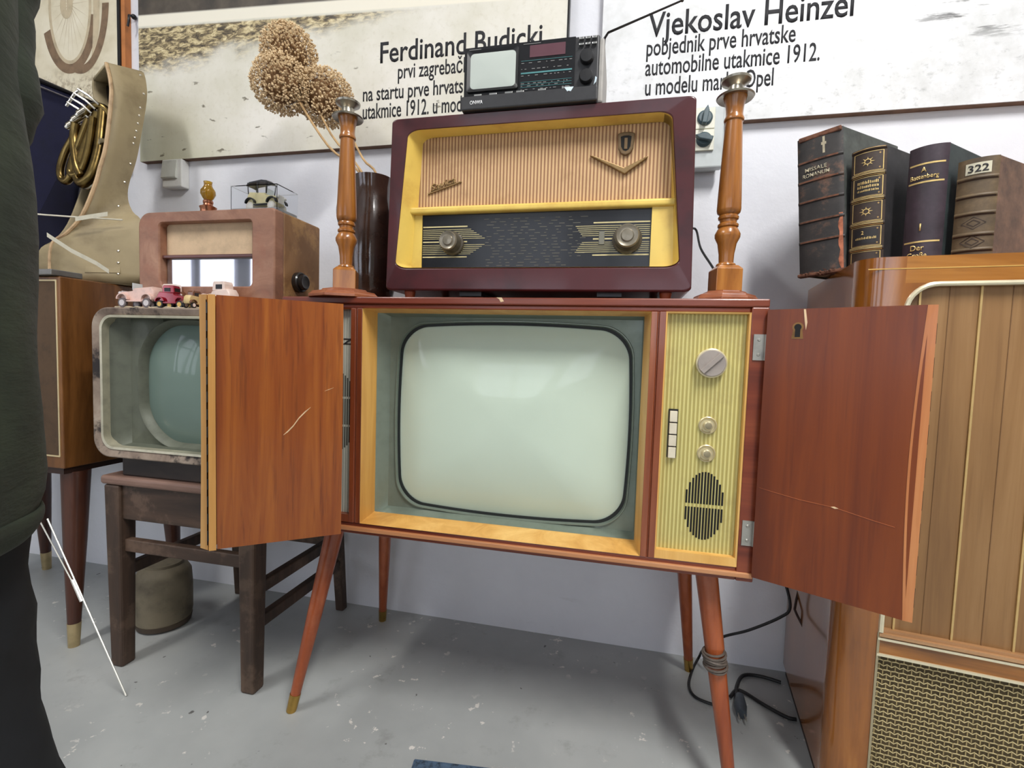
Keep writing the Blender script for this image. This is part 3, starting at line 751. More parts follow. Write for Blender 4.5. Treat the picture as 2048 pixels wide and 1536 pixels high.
an = MB().tube([(-.060, 1.05, zo+.110), (-.058, 1.045, zo+.150), (-.050, 1.035, zo+.1545), (.0795, .9, zo+.1075)], [.0035, .003, .0024, .0016], 8)
an.ball((.0795, .9, zo+.1075), .0028)
build('antenna', an, plain('dark_chrome', (96, 94, 92), .25, 1), OT, smooth=True)

# ------------------------------------------------------------------ wooden candlesticks with metal drip pans
CANW = wood('candle_wood', [(116, 66, 20), (164, 102, 40), (194, 132, 60)], (30, 30, 3), rough=.3, coat=.4)
def candlestick(loc, h, rb, label, rz):
    t = thing('candlestick', loc, label, 'candlestick', rz, 'turned candlesticks on the console'); s = h/.414
    oct_ = lambda r, z: [Vector((r*math.cos(PI/8+PI/4*i), r*math.sin(PI/8+PI/4*i), z)) for i in range(8)]
    b = MB().loft([oct_(rb, 0), oct_(rb, .006), oct_(rb*.93, .010), oct_(rb*.9, .0135), oct_(rb*.66, .0175), oct_(rb*.62, .021), oct_(rb*.58, .021)])
    build('foot_plate', b, wood('candle_foot', [(112, 56, 30), (148, 84, 52), (172, 108, 72)], (12, 12, 12), rough=.4), t, world=False, bevel=.001)
    q = .0245
    sq = MB().loft([[Vector((x*q, y*q, z)) for x, y in ((-1, -1), (1, -1), (1, 1), (-1, 1))] for z in (.021, .064)]+[[Vector((x*q*.72, y*q*.72, .0715)) for x, y in ((-1, -1), (1, -1), (1, 1), (-1, 1))]])
    build('square_block', sq, CANW, t, world=False, bevel=.0012)
    pr = [(.0165, .070), (.0185, .0725), (.0175, .0755), (.0135, .078), (.0142, .092), (.0175, .112), (.0232, .124), (.0235, .130), (.019, .139), (.0165, .142), (.019, .144), (.019, .148), (.0155, .151), (.0155, .156), (.0185, .158), (.019, .162), (.0165, .166),
          (.021, .170), (.0222, .176), (.0215, .20), (.0155, .338), (.018, .340), (.0185, .343), (.0165, .347), (.0155, .352), (.0165, .366), (.0205, .380), (.0215, .384), (.018, .386)]
    build('stem', MB().lathe([(r, z*s) if z > .08 else (r, z) for r, z in pr], seg=32), CANW, t, world=False, smooth=True)
    pan = MB().lathe([(.019, .384*s), (.0325, .381*s), (.0345, .3835*s), (.0335, .3845*s), (.018, .383*s), (.0145, .385*s), (.0135, .402*s), (.0155, .4045*s), (.0262, .411*s), (.0272, .4145*s), (.0262, .4155*s), (.013, .408*s), (.011, .398*s)], seg=32)
    build('drip_pan', pan, plain('tarnished_pan', (172, 166, 152), .3, .9, .12, 40), t, world=False, smooth=True)
candlestick((.197, 1.022, ZT_), .424, .062, 'brown turned wooden candlestick with metal drip pan at the right end of the console', .15)
candlestick((-.619, 1.004, ZT_), .437, .081, 'brown turned wooden candlestick with metal drip pan at the left end of the console', .39)

# ------------------------------------------------------------------ brown glazed jug with dried flowers
JG = thing('stoneware_jug', (-.662, 1.2, ZT_), 'dark brown glazed jug behind the left candlestick holding dried flower heads', 'jug')
GLZ = plain('brown_glaze', (58, 40, 32), .14, 0, .25, 16, coat=.8, dark=(38, 25, 20))
jb = MB().lathe([(.046, 0), (.050, .004), (.060, .05), (.066, .12), (.064, .19), (.056, .255), (.050, .285), (.049, .315), (.052, .335), (.053, .342), (.049, .343), (.045, .330), (.044, .28), (.05, .2), (.048, .02), (.001, .015)], seg=40)
build('body', jb, GLZ, JG, world=False, smooth=True)
hd = MB().tube([(-.046, .012, .325), (-.085, .012, .318), (-.104, .01, .275), (-.094, .008, .225), (-.056, .005, .195)], [.011, .0085, .010], 12, smooth=6)
build('handle', hd, GLZ, JG, world=False, smooth=True)
STRAW = plain('dried_stem', (196, 160, 112), .7, 0, .15, 40)
SEED = plain('dried_florets', (226, 200, 158), .75, 0, .2, 150, dark=(150, 112, 74))
def flower(head, R_, pts, label, seed):
    t = thing('dried_flower', pts[-1], label, 'dried flower', 0, 'dried globe flowers in the jug')
    rnd = random.Random(seed); mb = MB(); c = Vector(head)
    core = MB()
    for k in range(1800):
        zz = 1-2*(k+.5)/1800; a = k*2.39996; rr_ = math.sqrt(1-zz*zz)
        d = Vector((rr_*math.cos(a)+rnd.uniform(-.12, .12), rr_*math.sin(a)+rnd.uniform(-.12, .12), zz+rnd.uniform(-.12, .12))).normalized(); ln = R_*(.70+.3*rnd.random()**.6)
        p = c+d*ln; q = rnd.uniform(.0024, .0042)
        o = d.orthogonal().normalized(); w = d.cross(o)
        vs = [p+d*q*1.2, p-d*q*.8]+[p+q*(math.cos(i*PI/2)*o+math.sin(i*PI/2)*w) for i in range(4)]
        mb.faces(vs, [[0, 2+i, 2+(i+1) % 4] for i in range(4)]+[[1, 2+(i+1) % 4, 2+i] for i in range(4)])
        b_ = c+d*R_*.1
        core.faces([b_+o*.0006, b_-o*.0006, p], [[0, 1, 2]])
    core.ball(c, R_*.64, 3)
    st = build('stalk', MB().tube(pts, [.0026, .0036], 8, smooth=5), STRAW, t, smooth=True)
    fh = build('flower_head', mb, SEED, t); build('floret_stalks', core, plain('thin_straw', (138, 104, 68), .85, 0, .35, 90), fh)
mouth = lambda dx, dy: (-.662+dx, 1.2+dy, 1.315)
ftb = lambda dx, dy: (-.662+dx, 1.2+dy, 1.02)
flower((-.922, 1.2, 1.680), .074, [(-.914, 1.2, 1.655), (-.880, 1.2, 1.615), (-.790, 1.2, 1.455), mouth(-.018, 0), ftb(.03, 0)], 'topmost dried globe flower on the longest stem in the brown jug', 1)
flower((-.918, 1.165, 1.578), .076, [(-.905, 1.165, 1.56), (-.878, 1.17, 1.545), (-.785, 1.18, 1.415), mouth(-.022, .008), ftb(.03, .01)], 'lower left dried globe flower leaning out of the brown jug', 2)
flower((-.833, 1.235, 1.572), .078, [(-.825, 1.235, 1.56), (-.77, 1.225, 1.50), (-.70, 1.21, 1.39), mouth(.012, .01), ftb(.02, .02)], 'dried globe flower just left of the left candlestick top', 3)

# ------------------------------------------------------------------ wooden chair carrying the old television (left)
DKW = wood('old_dark_oak', [(42, 30, 22), (70, 52, 40), (96, 74, 58)], (20, 20, 2), rough=.6, coat=.05, wear=(120, 98, 80), wearamt=.35)
DKH = wood('old_dark_oak_level', [(42, 30, 22), (70, 52, 40), (96, 74, 58)], (2, 20, 20), rough=.6, coat=.05, wear=(130, 104, 86), wearamt=.35)
SEATW = wood('worn_pinkish_seat', [(96, 72, 60), (136, 106, 92), (164, 134, 120)], (2, 14, 14), rough=.55, coat=.05)
CHR = thing('wooden_chair', (-1.08, 1.2, 0), 'dark worn wooden chair carrying the old television', 'chair')
build('seat', MB().box(-1.322, -.835, .985, 1.41, .498, .522), SEATW, CHR, bevel=.008, bseg=3)
def post(x, y, w, z0, z1, dx=0, dy=0, w1=None):
    w1 = w1 or w*.78
    return MB().loft([[Vector((x+dx+a*w1/2, y+dy+c*w1/2, z0)) for a, c in ((-1, -1), (1, -1), (1, 1), (-1, 1))], [Vector((x+a*w/2, y+c*w/2, z1)) for a, c in ((-1, -1), (1, -1), (1, 1), (-1, 1))]])
build('leg', post(-1.287, 1.012, .050, 0, .498, .004, -.002), DKW, CHR, bevel=.006)
build('leg', post(-.874, 1.012, .050, 0, .498, .0, -.002), DKW, CHR, bevel=.006)
build('leg', post(-1.262, 1.375, .036, 0, .498, -.01, .04), DKW, CHR, bevel=.004)
build('leg', post(-.885, 1.375, .036, 0, .498, .01, .04), DKW, CHR, bevel=.004)
build('front_rail', MB().box(-1.265, -.897, .998, 1.02, .405, .498), DKH, CHR, bevel=.003)
for x in (-1.285, -.874): build('side_rail', MB().box(x-.011, x+.011, 1.03, 1.37, .415, .498), DKW, CHR, bevel=.003)
build('stretcher', MB().box(-1.265, -.897, 1.002, 1.022, .316, .350), DKH, CHR, bevel=.003)
for x in (-1.283, -.874):
    for z in (.255, .165):
        if x < -1 and z < .2: continue
        build('stretcher', MB().box(x-.011, x+.011, 1.03, 1.38, z-.014, z+.018), DKW, CHR, bevel=.003)
build('stretcher', MB().box(-1.262, -.885, 1.372, 1.39, .23, .262), DKH, CHR, bevel=.003)

# ------------------------------------------------------------------ old small television on the chair
ST = thing('old_television', (-1.075, 1.18, .522), 'old battered grey television standing on the wooden chair behind the open left door', 'television')
WORN = wood('peeling_white_frame', [(96, 78, 68), (152, 134, 118), (186, 170, 152)], (9, 9, 9), rough=.7, coat=0, wear=(40, 33, 31), wearamt=1.0)
DBOX = wood('black_stained_box', [(30, 24, 24), (48, 38, 34), (66, 54, 48)], (3, 12, 12), rough=.6, coat=.05)
TX0, TX1, TZ0, TZ1 = -1.320, -.832, .576, .960
o4 = rrect(TX0, TX1, TZ0, TZ1, .05, 8); i4 = rrect(TX0+.024, TX1-.024, TZ0+.022, TZ1-.020, .036, 8)
fm = MB().ring(o4, i4, 1, .970, 1.046, .976, 1.046)
build('front_frame', fm, WORN, ST, bevel=.004, smooth=True)
build('case', MB().prism(rrect(TX0+.012, TX1-.012, TZ0+.004, TZ1-.003, .045, 8), 1, 1.045, 1.395), DBOX, ST, smooth=True)
il = MB().ring(rrect(TX0+.023, TX1-.023, TZ0+.021, TZ1-.019, .036, 8), rrect(TX0+.029, TX1-.029, TZ0+.027, TZ1-.025, .032, 8), 1, .973, 1.0, .974, 1.0)
build('frame_lining', il, plain('brushed_pale_trim', (206, 200, 176), .35, .5, .1, 40), ST, smooth=True)
s2 = barrel(-1.200, -.952, .622, .914, .10, .045, .095); c2 = (-1.076, .768)
def snap(pts, x0, x1, z0, z1): return match(pts, x0, x1, z0, z1)
GM = plain('dusty_grey_mask', (100, 104, 90), .5, .1, .1, 30)
ox = lambda p, k: [(c2[0]+(q[0]-c2[0])*(1+k), c2[1]+(q[1]-c2[1])*(1+k)) for q in p]
cA = snap(s2, TX0+.028, TX1-.028, TZ0+.026, TZ1-.024); cB = snap(s2, -1.255, -.897, .607, .935)
mk = MB(); mk.loft([P3(cA, .992), P3(cB, 1.020), P3(ox(s2, .13), 1.018), P3(ox(s2, .085), 1.012), P3(ox(s2, .05), 1.016), P3(s2, 1.034)], cap=False)
build('screen_mask', mk, GM, ST, smooth=True)
build('screen', dome(ox(s2, .01), c2, 1.033, .028), CRT2, ST, smooth='all')
build('base_block', MB().box(-1.265, -.87, 1.0, 1.36, .5225, .578), DBOX, ST, bevel=.004)
trim = MB().tube([(TX0+.06+k*.0115, .985+.002*math.sin(k*1.7), TZ1+.0012+.0014*math.sin(k*2.3)) for k in range(33)], .0024, 6)
build('rope_edging', trim, plain('pale_edging', (206, 190, 160), .7, 0, .2, 120), ST)

# ------------------------------------------------------------------ small wooden radio standing on the old television
SR = thing('table_radio', (-1.05, 1.15, .9605), 'small worn wooden radio with a plain cloth panel standing on the old television', 'radio')
LW = wood('pinkish_worn_walnut', [(116, 76, 58), (156, 112, 88), (182, 140, 112)], (7, 7, 7), rough=.5, coat=.1, dist=2.2, wear=(150, 98, 74), wearamt=.5)
SW = wood('scraped_side_wood', [(96, 66, 40), (140, 102, 66), (170, 130, 88)], (4, 4, 4), rough=.6, coat=.05, dist=1.6, wear=(188, 146, 92), wearamt=.55)
rx0, rx1, rz0, rz1 = -1.262, -.845, .9605, 1.2165
ff = MB().ring(rrect(rx0, rx1, rz0, rz1, .02, 6, (.004, .004, .008, .035)), rrect(-1.197, -.913, 1.024, 1.190, .012, 6, (.02, .012, .012, .012)), 1, 1.05, 1.085, 1.052, 1.085)
build('front_frame', ff, LW, SR, bevel=.004, smooth=True)
build('case', MB().prism(rrect(rx0+.001, rx1-.0005, rz0, rz1-.0005, .02, 6, (.004, .004, .006, .034)), 1, 1.085, 1.236), SW, SR, smooth=True, bevel=.004)
build('cloth_panel', MB().box(-1.196, -.914, 1.074, 1.082, 1.100, 1.190), plain('faded_cloth', (212, 184, 150), .85, 0, .1, 22, bmp=.2, bscale=400), SR)
build('divider_bar', MB().box(-1.197, -.913, 1.060, 1.080, 1.0985, 1.1075), wood('dark_divider', [(70, 32, 24), (100, 52, 40), (120, 66, 50)], (1.4, 16, 16)), SR, bevel=.002)
DG = newmat('mirror_dial_glass'); b_ = DG[2]; b_.inputs['Base Color'].default_value = lin((196, 198, 206)); b_.inputs['Metallic'].default_value = .92; b_.inputs['Roughness'].default_value = .03
DG[1].links.new(ramp(DG[1], noise_fac(DG[1], coords(DG[1]), 5, 3), [(.3, (186, 188, 196)), (.7, (206, 208, 214))]), b_.inputs['Base Color'])
build('dial_glass', MB().box(-1.193, -.915, 1.072, 1.08, 1.026, 1.0995), DG[0], SR)
kk = MB().lathe([(.0245, 0), (.0245, .010), (.022, .013), (.019, .012), (.0185, .020), (.015, .022), (.009, .0205), (.001, .021)], seg=32, M=Matrix.Translation((rx1, 1.140, 1.047)) @ Matrix.Diagonal((1.08, 1.08, 1.08, 1)) @ Matrix.Rotation(PI/2, 4, 'Y'))
build('side_knob', kk, plain('black_bakelite_knob', (40, 36, 34), .35, 0, .1, 40, coat=.3), SR, smooth=True)

# miniature oil lamp, boxed model car
OL = thing('oil_lamp', (-1.072, 1.082, rz1), 'miniature copper oil lamp with amber glass chimney on the small wooden radio', 'lamp')
COP = plain('copper', (186, 126, 96), .3, 1, .12, 40)
build('base', MB().lathe([(.014, 0), (.018, .003), (.0185, .0125), (.020, .015), (.0205, .0175), (.018, .019), (.012, .022), (.0105, .026), (.012, .028), (.012, .033), (.0095, .036), (.001, .036)], seg=28), COP, OL, world=False, smooth=True)
AMB = newmat('amber_glass'); bb_ = AMB[2]
AMB[1].links.new(ramp(AMB[1], noise_fac(AMB[1], coords(AMB[1]), 20, 3), [(.3, (196, 156, 44)), (.7, (222, 184, 66))]), bb_.inputs['Base Color'])
bb_.inputs['Transmission Weight'].default_value = .75; bb_.inputs['Roughness'].default_value = .05
build('chimney', MB().lathe([(.009, .036), (.0128, .041), (.0178, .051), (.0172, .060), (.012, .068), (.0095, .073), (.0095, .079), (.0104, .083), (.0095, .083), (.0085, .077), (.011, .068), (.0158, .060), (.0165, .051), (.0115, .042), (.008, .037)], seg=28, cap=False), AMB[0], OL, world=False, smooth=True)
cx0, cx1, cy0, cy1, cz0, cz1 = -.986, -.850, 1.064, 1.145, rz1, rz1+.063
DC = thing('display_case', ((cx0+cx1)/2, (cy0+cy1)/2, rz1), 'clear acrylic display box on the small wooden radio', 'display box')
ACR = newmat('clear_acrylic'); ab = ACR[2]; ab.inputs['Base Color'].default_value = (.97, .98, .99, 1); ab.inputs['Transmission Weight'].default_value = 1; ab.inputs['Roughness'].default_value = .02; ab.inputs['IOR'].default_value = 1.12
t_ = .0016
cv = MB(); cv.box(cx0, cx1, cy0, cy0+t_, cz0, cz1-t_); cv.box(cx0, cx1, cy1-t_, cy1, cz0, cz1-t_); cv.box(cx0, cx0+t_, cy0+t_, cy1-t_, cz0, cz1-t_); cv.box(cx1-t_, cx1, cy0+t_, cy1-t_, cz0, cz1-t_); cv.box(cx0, cx1, cy0, cy1, cz1-t_, cz1)
build('cover', cv, ACR[0], DC)
build('base', MB().box(cx0+.002, cx1-.002, cy0+.002, cy1-.002, cz0+.0002, cz0+.006), plain('grey_plinth', (170, 172, 172), .5), DC)
def old_car(loc, L_, mats, label, rz=0, top=True, cabin='touring', name='model_car', cat='toy car', group=None):
    """vintage toy car about L_ long, nose towards +X: body, roof, fenders, wheels"""
    t = thing(name, loc, label, cat, rz, group); s = L_
    prof = [(-.46, .16), (.44, .16), (.46, .20), (.45, .36), (.12, .40), (.08, .46), (-.40, .50), (-.47, .40), (-.49, .24)]
    def lo(profile, w, tap=1):
        rings = []
        for yy, k in ((-w, tap), (-w*.7, 1), (w*.7, 1), (w, tap)): rings.append([Vector((p[0]*s*(k if p[0] else 1), yy*s, (p[1]*k+(1-k)*.25)*s)) for p in profile])
        return MB().loft(rings)
    body = build('body', lo(prof, .15, .94), mats[0], t, world=False, smooth=True, bevel=.0008)
    for sd in (-1, 1):
        fn = MB()
        for cx_ in (-.32, .34):
            pts = [(cx_+.155*math.cos(a), .20+.135*math.sin(a)) for a in [PI*1.02-PI*1.02*i/10 for i in range(11)]]
            inner = [(cx_+.125*math.cos(a), .19+.115*math.sin(a)) for a in [PI*1.02*i/10 for i in range(11)]]
            y0, y1 = (sd*.135*s, sd*.225*s); q = [(p[0]*s, p[1]*s) for p in pts+inner]
            fn.prism(q if sd > 0 else q[::-1], 1, min(y0, y1), max(y0, y1))
        fn.box(-.20*s, .22*s, min(sd*.14, sd*.22)*s, max(sd*.14, sd*.22)*s, .135*s, .165*s)
        build('fender', fn, mats[2], body, world=False, bevel=.0006)
        for cx_ in (-.32, .34):
            w = MB().lathe([(.108*s, -.028*s), (.112*s, 0), (.108*s, .028*s)], seg=18, M=Matrix.Translation((cx_*s, sd*.185*s, .112*s)) @ Matrix.Rotation(PI/2, 4, 'X'))
            wh = build('wheel', w, mats[3], t, world=False, smooth=True)
            hcap = MB().lathe([(.07*s, -.033*s), (.07*s, .033*s)], seg=14, M=Matrix.Translation((cx_*s, sd*.185*s, .112*s)) @ Matrix.Rotation(PI/2, 4, 'X'))
            build('hub', hcap, mats[4], wh, world=False, smooth=True)
    if cabin == 'touring':
        rf = MB().loft([[Vector((x*s, yy*.165*s, (z-.018*abs(yy))*s)) for yy in (-1, -.5, 0, .5, 1)]+[Vector((x*s, yy*.165*s, (z-.045-.01*abs(yy))*s)) for yy in (1, .5, 0, -.5, -1)] for x, z in ((-.46, .70), (-.38, .76), (0, .80), (.16, .775), (.20, .74))])
        build('folding_roof', rf, mats[1], t, world=False, smooth=True)
        for sd in (-1, 1):
            for x0_, x1_ in ((-.42, -.44), (-.12, -.14), (.14, .18)):
                build('roof_post', MB().tube([(x0_*s, sd*.14*s, .44*s), (x1_*s, sd*.15*s, .73*s)], .012*s, 6), mats[1], t, world=False)
    elif cabin == 'coupe':
        cb = MB().loft([[Vector((x*s*k+dx*s, yy*s, z*s)) for x, yy in ((-.30, -.13), (.10, -.13), (.10, .13), (-.30, .13))] for k, dx, z in ((1, 0, .46), (.96, -.005, .62), (.8, -.02, .69))])
        cbo = build('cabin', cb, mats[1], t, world=False, bevel=.0015)
        for sd in (-1, 1): build('side_window', MB().box(-.22*s, -.02*s, sd*.1305*s-.0006, sd*.1305*s+.0006, .50*s, .61*s), BLACK, cbo, world=False)
        build('windscreen', MB().box(.0975*s, .1015*s, -.1*s, .1*s, .50*s, .61*s), BLACK, cbo, world=False)
    if cabin != 'coupe':
        build('windscreen', MB().box(.13*s, .14*s, -.125*s, .125*s, .42*s, .58*s), plain('toy_glass', (206, 214, 214), .15), t, world=False)
    gr = build('radiator', MB().box(.445*s, .475*s, -.10*s, .10*s, .19*s, .40*s), mats[4], t, world=False, bevel=.0008)
    for sd in (-1, 1): build('headlamp', MB().ball((.47*s, sd*.13*s, .34*s), .042*s, 2), mats[4], t, world=False, smooth=True)
    return t
WHT = plain('toy_white', (230, 228, 220), .35, 0, .05, 40); TOYB = plain('toy_black', (30, 30, 32), .4, 0, .1, 40)
old_car((-.915, 1.105, rz1+.0062), .100, (plain('toy_cream', (222, 210, 160), .35, 0, .06, 40), TOYB, TOYB, plain('toy_tyre', (220, 214, 200), .5, 0, .06, 40), WHT), 'black and cream vintage model car inside the clear display box', -.05, name='model_car', cat='model car')

# toys along the top of the old television
tz = TZ1+.0006
PINK = plain('pale_pink_ceramic', (226, 190, 176), .35, 0, .08, 60, coat=.3)
REDT = plain('glossy_ruby', (150, 18, 38), .12, .3, .15, 40, coat=.8)
BRN = plain('brown_toy_enamel', (112, 70, 46), .3, 0, .12, 40, coat=.4)
CRM = plain('toy_pinkwhite', (238, 216, 204), .35, 0, .05, 40)
old_car((-1.196, 1.004, tz), .108, (PINK, PINK, PINK, plain('toy_tyre2', (110, 100, 100), .5), plain('toy_hub', (214, 206, 206), .35)), 'pale pink vintage toy car at the left front edge of the old television top', PI+.05, cabin='none', name='toy_car')
old_car((-1.090, .998, tz), .082, (REDT, REDT, REDT, TOYB, plain('toy_gold', (206, 168, 96), .3, .8)), 'glossy ruby red toy car on the old television top beside the pink one', .1, cabin='coupe', name='toy_car')
old_car((-1.150, 1.0375, tz), .095, (BRN, CRM, BRN, TOYB, CRM), 'brown vintage toy car with cream roof behind the pink toy car', PI, cabin='coupe', name='toy_car')
old_car((-.975, 1.018, tz), .10, (CRM, CRM, PINK, TOYB, CRM), 'whitish toy car mostly hidden behind the open left console door', PI-.1, cabin='coupe', name='toy_car')
old_car((-1.022, .996, tz), .062, (plain('toy_straw', (214, 186, 130), .4, 0, .1, 60), BRN, BRN, TOYB, CRM), 'tiny straw coloured toy car just left of the open console door', PI/2, cabin='coupe', name='toy_car')

# ------------------------------------------------------------------ worn pot under the chair
PT = thing('storage_jar', (-1.352, 1.192, 0), 'beige grey worn jar standing on the floor under the wooden chair', 'jar')
jb = MB().lathe([(.058, 0), (.070, .006), (.076, .04), (.076, .12), (.073, .165), (.064, .182), (.050, .19), (.050, .198), (.001, .198)], seg=32)
build('body', jb, plain('dusty_stoneware', (122, 112, 92), .7, 0, .2, 9, dark=(84, 76, 62)), PT, world=False, smooth=True)
build('base_band', MB().lathe([(.0595, .001), (.0715, .006), (.0745, .022), (.073, .022)], seg=32), plain('dark_stain', (74, 62, 50), .7, 0, .2, 20), PT, world=False, smooth=True)

# ------------------------------------------------------------------ sideboard at the far left with the horn case on top
LC = thing('radio_sideboard', (-1.78, 1.2, 0), 'dark walnut cabinet with gilt edge line on tapered legs behind the standing person', 'cabinet')
WAL = wood('brown_walnut', [(70, 40, 18), (112, 70, 32), (146, 96, 48)], (16, 16, 2), rough=.35, coat=.25)
build('body', MB().box(-2.12, -1.463, 1.0, 1.40, .522, 1.043), WAL, LC, bevel=.003)
build('base_plinth', MB().box(-2.115, -1.470, 1.004, 1.39, .506, .522), plain('dark_plinth_wood', (50, 30, 22), .5, 0, .15, 20), LC)
gl = MB(); gl.ring(rrect(-2.11, -1.4735, .5545, 1.034, .002, 2), rrect(-2.106, -1.4775, .5585, 1.030, .002, 2), 1, .9985, 1.001)
build('gilt_line', gl, plain('pale_gilt_line', (226, 206, 160), .4, .3, .05, 30), LC)
build('front_panel', MB().box(-2.105, -1.478, .9992, 1.001, .559, 1.0295), plain('dark_front_cloth', (84, 62, 40), .7, 0, .15, 30), LC)
DLEG = wood('dark_leg_wood', [(50, 24, 14), (72, 36, 22), (92, 52, 34)], (26, 26, 2), rough=.4, coat=.2)
for (fx, fy, tx, ty) in ((-1.488, 1.032, -1.492, 1.05), (-2.10, 1.02, -2.08, 1.05), (-1.50, 1.37, -1.50, 1.34), (-2.10, 1.37, -2.08, 1.34)):
    f, t_ = Vector((fx, fy, 0)), Vector((tx, ty, .507)); d = t_-f
    lg = build('leg', MB().tube([f+d*.13, f+d*.6, t_], [.0155, .027, .034], 20), DLEG, LC, smooth=True)
    build('foot_cap', MB().tube([f, f+d*.135], [.0135, .0165], 20), plain('pale_brass', (206, 184, 140), .35, .8, .1, 30), lg, smooth=True)

HC = thing('horn_case', (-1.56, 1.2, 1.044), 'tan leather horn case with metal studs standing open on the left cabinet', 'instrument case')
NEAR = [(-1.553, 1.2, 1.714), (-1.526, 1.19, 1.657), (-1.512, 1.18, 1.593), (-1.508, 1.16, 1.454), (-1.519, 1.15, 1.385), (-1.525, 1.14, 1.332), (-1.547, 1.12, 1.24), (-1.576, 1.1, 1.185), (-1.606, 1.08, 1.145), (-1.600, 1.07, 1.048)]
FAR = [(-1.537, 1.3, 1.742), (-1.516, 1.29, 1.704), (-1.503, 1.28, 1.643), (-1.503, 1.26, 1.526), (-1.511, 1.25, 1.446), (-1.524, 1.235, 1.364), (-1.514, 1.225, 1.315), (-1.477, 1.21, 1.271), (-1.414, 1.19, 1.219), (-1.402, 1.18, 1.048)]
NE = catmull([Vector(p) for p in NEAR], 4); FA = catmull([Vector(p) for p in FAR], 4)
V_ = Vector((-.9, .42, 0))
def wd(i): return .09+.10*math.sin(PI*min(1, (i+3)/14.0)) if i < 12 else .19
rows = []
for i, (n_, f_) in enumerate(zip(NE, FA)):
    w = wd(i); rows.append([n_, n_.lerp(f_, .33), n_.lerp(f_, .66), f_, f_+V_*w*.5, f_+V_*w, n_.lerp(f_, .66)+V_*w, n_.lerp(f_, .33)+V_*w, n_+V_*w])
TAN = plain('tan_leather', (158, 142, 108), .6, 0, .14, 7, dark=(124, 108, 78), bmp=.15, bscale=50)
sh_ = MB().loft(rows, cap=False, closed=False); sh_.faces(rows[0], [list(range(9))]); sh_.faces(rows[-1], [list(range(9))[::-1]])
cs = build('shell', sh_, TAN, HC, smooth=True, solid=.007)
build('rim', MB().tube([r[0] for r in rows], .0055, 8), plain('worn_rim_leather', (186, 156, 118), .5, 0, .15, 25, dark=(140, 112, 80)), HC, smooth=True)
build('lining', MB().loft([[p.lerp(sum(r, Vector())/9, .12) for p in r[1:8]] for r in rows[1:-1]], cap=False, closed=False), plain('dark_lining', (58, 48, 40), .9, 0, .2, 20), HC, smooth=True)
STUD = plain('steel_stud', (196, 190, 176), .3, .9, .05, 30)
st0 = None
for i, k in [(2, .90), (7, .93), (9, .86), (9.8, .86), (10.6, .86), (11.4, .85), (12.2, .84), (13.0, .83), (16.5, .88), (19.5, .88), (25, .80), (33.5, .72), (34.3, .72), (35.1, .72)]:
    a = int(i); fr_ = i-a; p = NE[a].lerp(NE[min(a+1, 36)], fr_).lerp(FA[a].lerp(FA[min(a+1, 36)], fr_), k)
    nrm = Vector((.8, -.6, 0)); q = MB().ball(p+nrm*.003, .0042, 1)
    build('stud', q, STUD, cs, smooth=True)
pat = []
for (i, k) in ((29.5, .42), (30.2, .78), (35.5, .74), (35.5, .36)):
    a = int(i); pat.append(NE[a].lerp(FA[a], k)+Vector((.8, -.6, 0))*.006)
build('leather_patch', MB().faces(pat+[p-Vector((.8, -.6, 0))*.004 for p in pat], [[0, 1, 2, 3], [7, 6, 5, 4], [0, 1, 5, 4], [1, 2, 6, 5], [2, 3, 7, 6], [3, 0, 4, 7]]), TAN, HC)
sg = MB().tube([(-1.66, 1.03, 1.226), (-1.587, 1.05, 1.2215), (-1.53, 1.085, 1.224), (-1.439, 1.15, 1.231)], .0022, 6)
tag(build('string', sg, plain('white_cord', (214, 208, 190), .7, 0, .05, 60)), 'pale string stretched level across the tan horn case', 'string')
for pts, lb in (([(-1.575, 1.048, 1.165), (-1.52, 1.07, 1.125), (-1.465, 1.095, 1.094), (-1.43, 1.102, 1.072)], 'pale tape strap slanting down across the base of the tan horn case'),
                ([(-1.522, 1.083, 1.216), (-1.49, 1.098, 1.226), (-1.452, 1.118, 1.238)], 'short pale tape strap slanting up on the tan horn case')):
    tp = MB(); P_ = [Vector(p)+Vector((.8, -.6, 0))*.008 for p in pts]
    tp.loft([[p+Vector((0, 0, .006)), p-Vector((0, 0, .006)), p-Vector((0, 0, .006))+Vector((-.8, .6, 0))*.0012, p+Vector((0, 0, .006))+Vector((-.8, .6, 0))*.0012] for p in P_])
    tag(build('tape_strap', tp, plain('pale_tape', (196, 190, 170), .5, 0, .06, 60)), lb, 'strap')
tag(build('metal_tray', MB().box(-1.80, -1.470, .985, 1.062, 1.0445, 1.060), plain('grey_tray_metal', (132, 130, 126), .4, .5, .12, 20), bevel=.002), 'grey flat metal tray on the front edge of the left cabinet below the horn case', 'tray')

HN = thing('brass_horn', (-1.66, 1.2, 1.4), 'old brass horn with silvery valve levers sticking out of the open tan case', 'horn')
OB = plain('old_brass', (124, 104, 62), .28, 1, .25, 22, dark=(74, 60, 38)); OBS = plain('old_nickel', (176, 168, 150), .22, 1, .15, 40)
build('main_tube', MB().tube([(-1.604, 1.23, 1.600), (-1.606, 1.225, 1.54), (-1.607, 1.215, 1.46), (-1.618, 1.20, 1.385), (-1.652, 1.195, 1.362), (-1.668, 1.20, 1.405), (-1.648, 1.215, 1.50), (-1.622, 1.228, 1.585)], .0155, 14, smooth=6), OB, HN, smooth=True)
build('middle_loop', MB().tube([(-1.622, 1.21, 1.565), (-1.634, 1.205, 1.47), (-1.652, 1.195, 1.400), (-1.678, 1.19, 1.385), (-1.690, 1.193, 1.41), (-1.672, 1.20, 1.47), (-1.640, 1.21, 1.56)], .0105, 12, smooth=6), OB, HN, smooth=True)
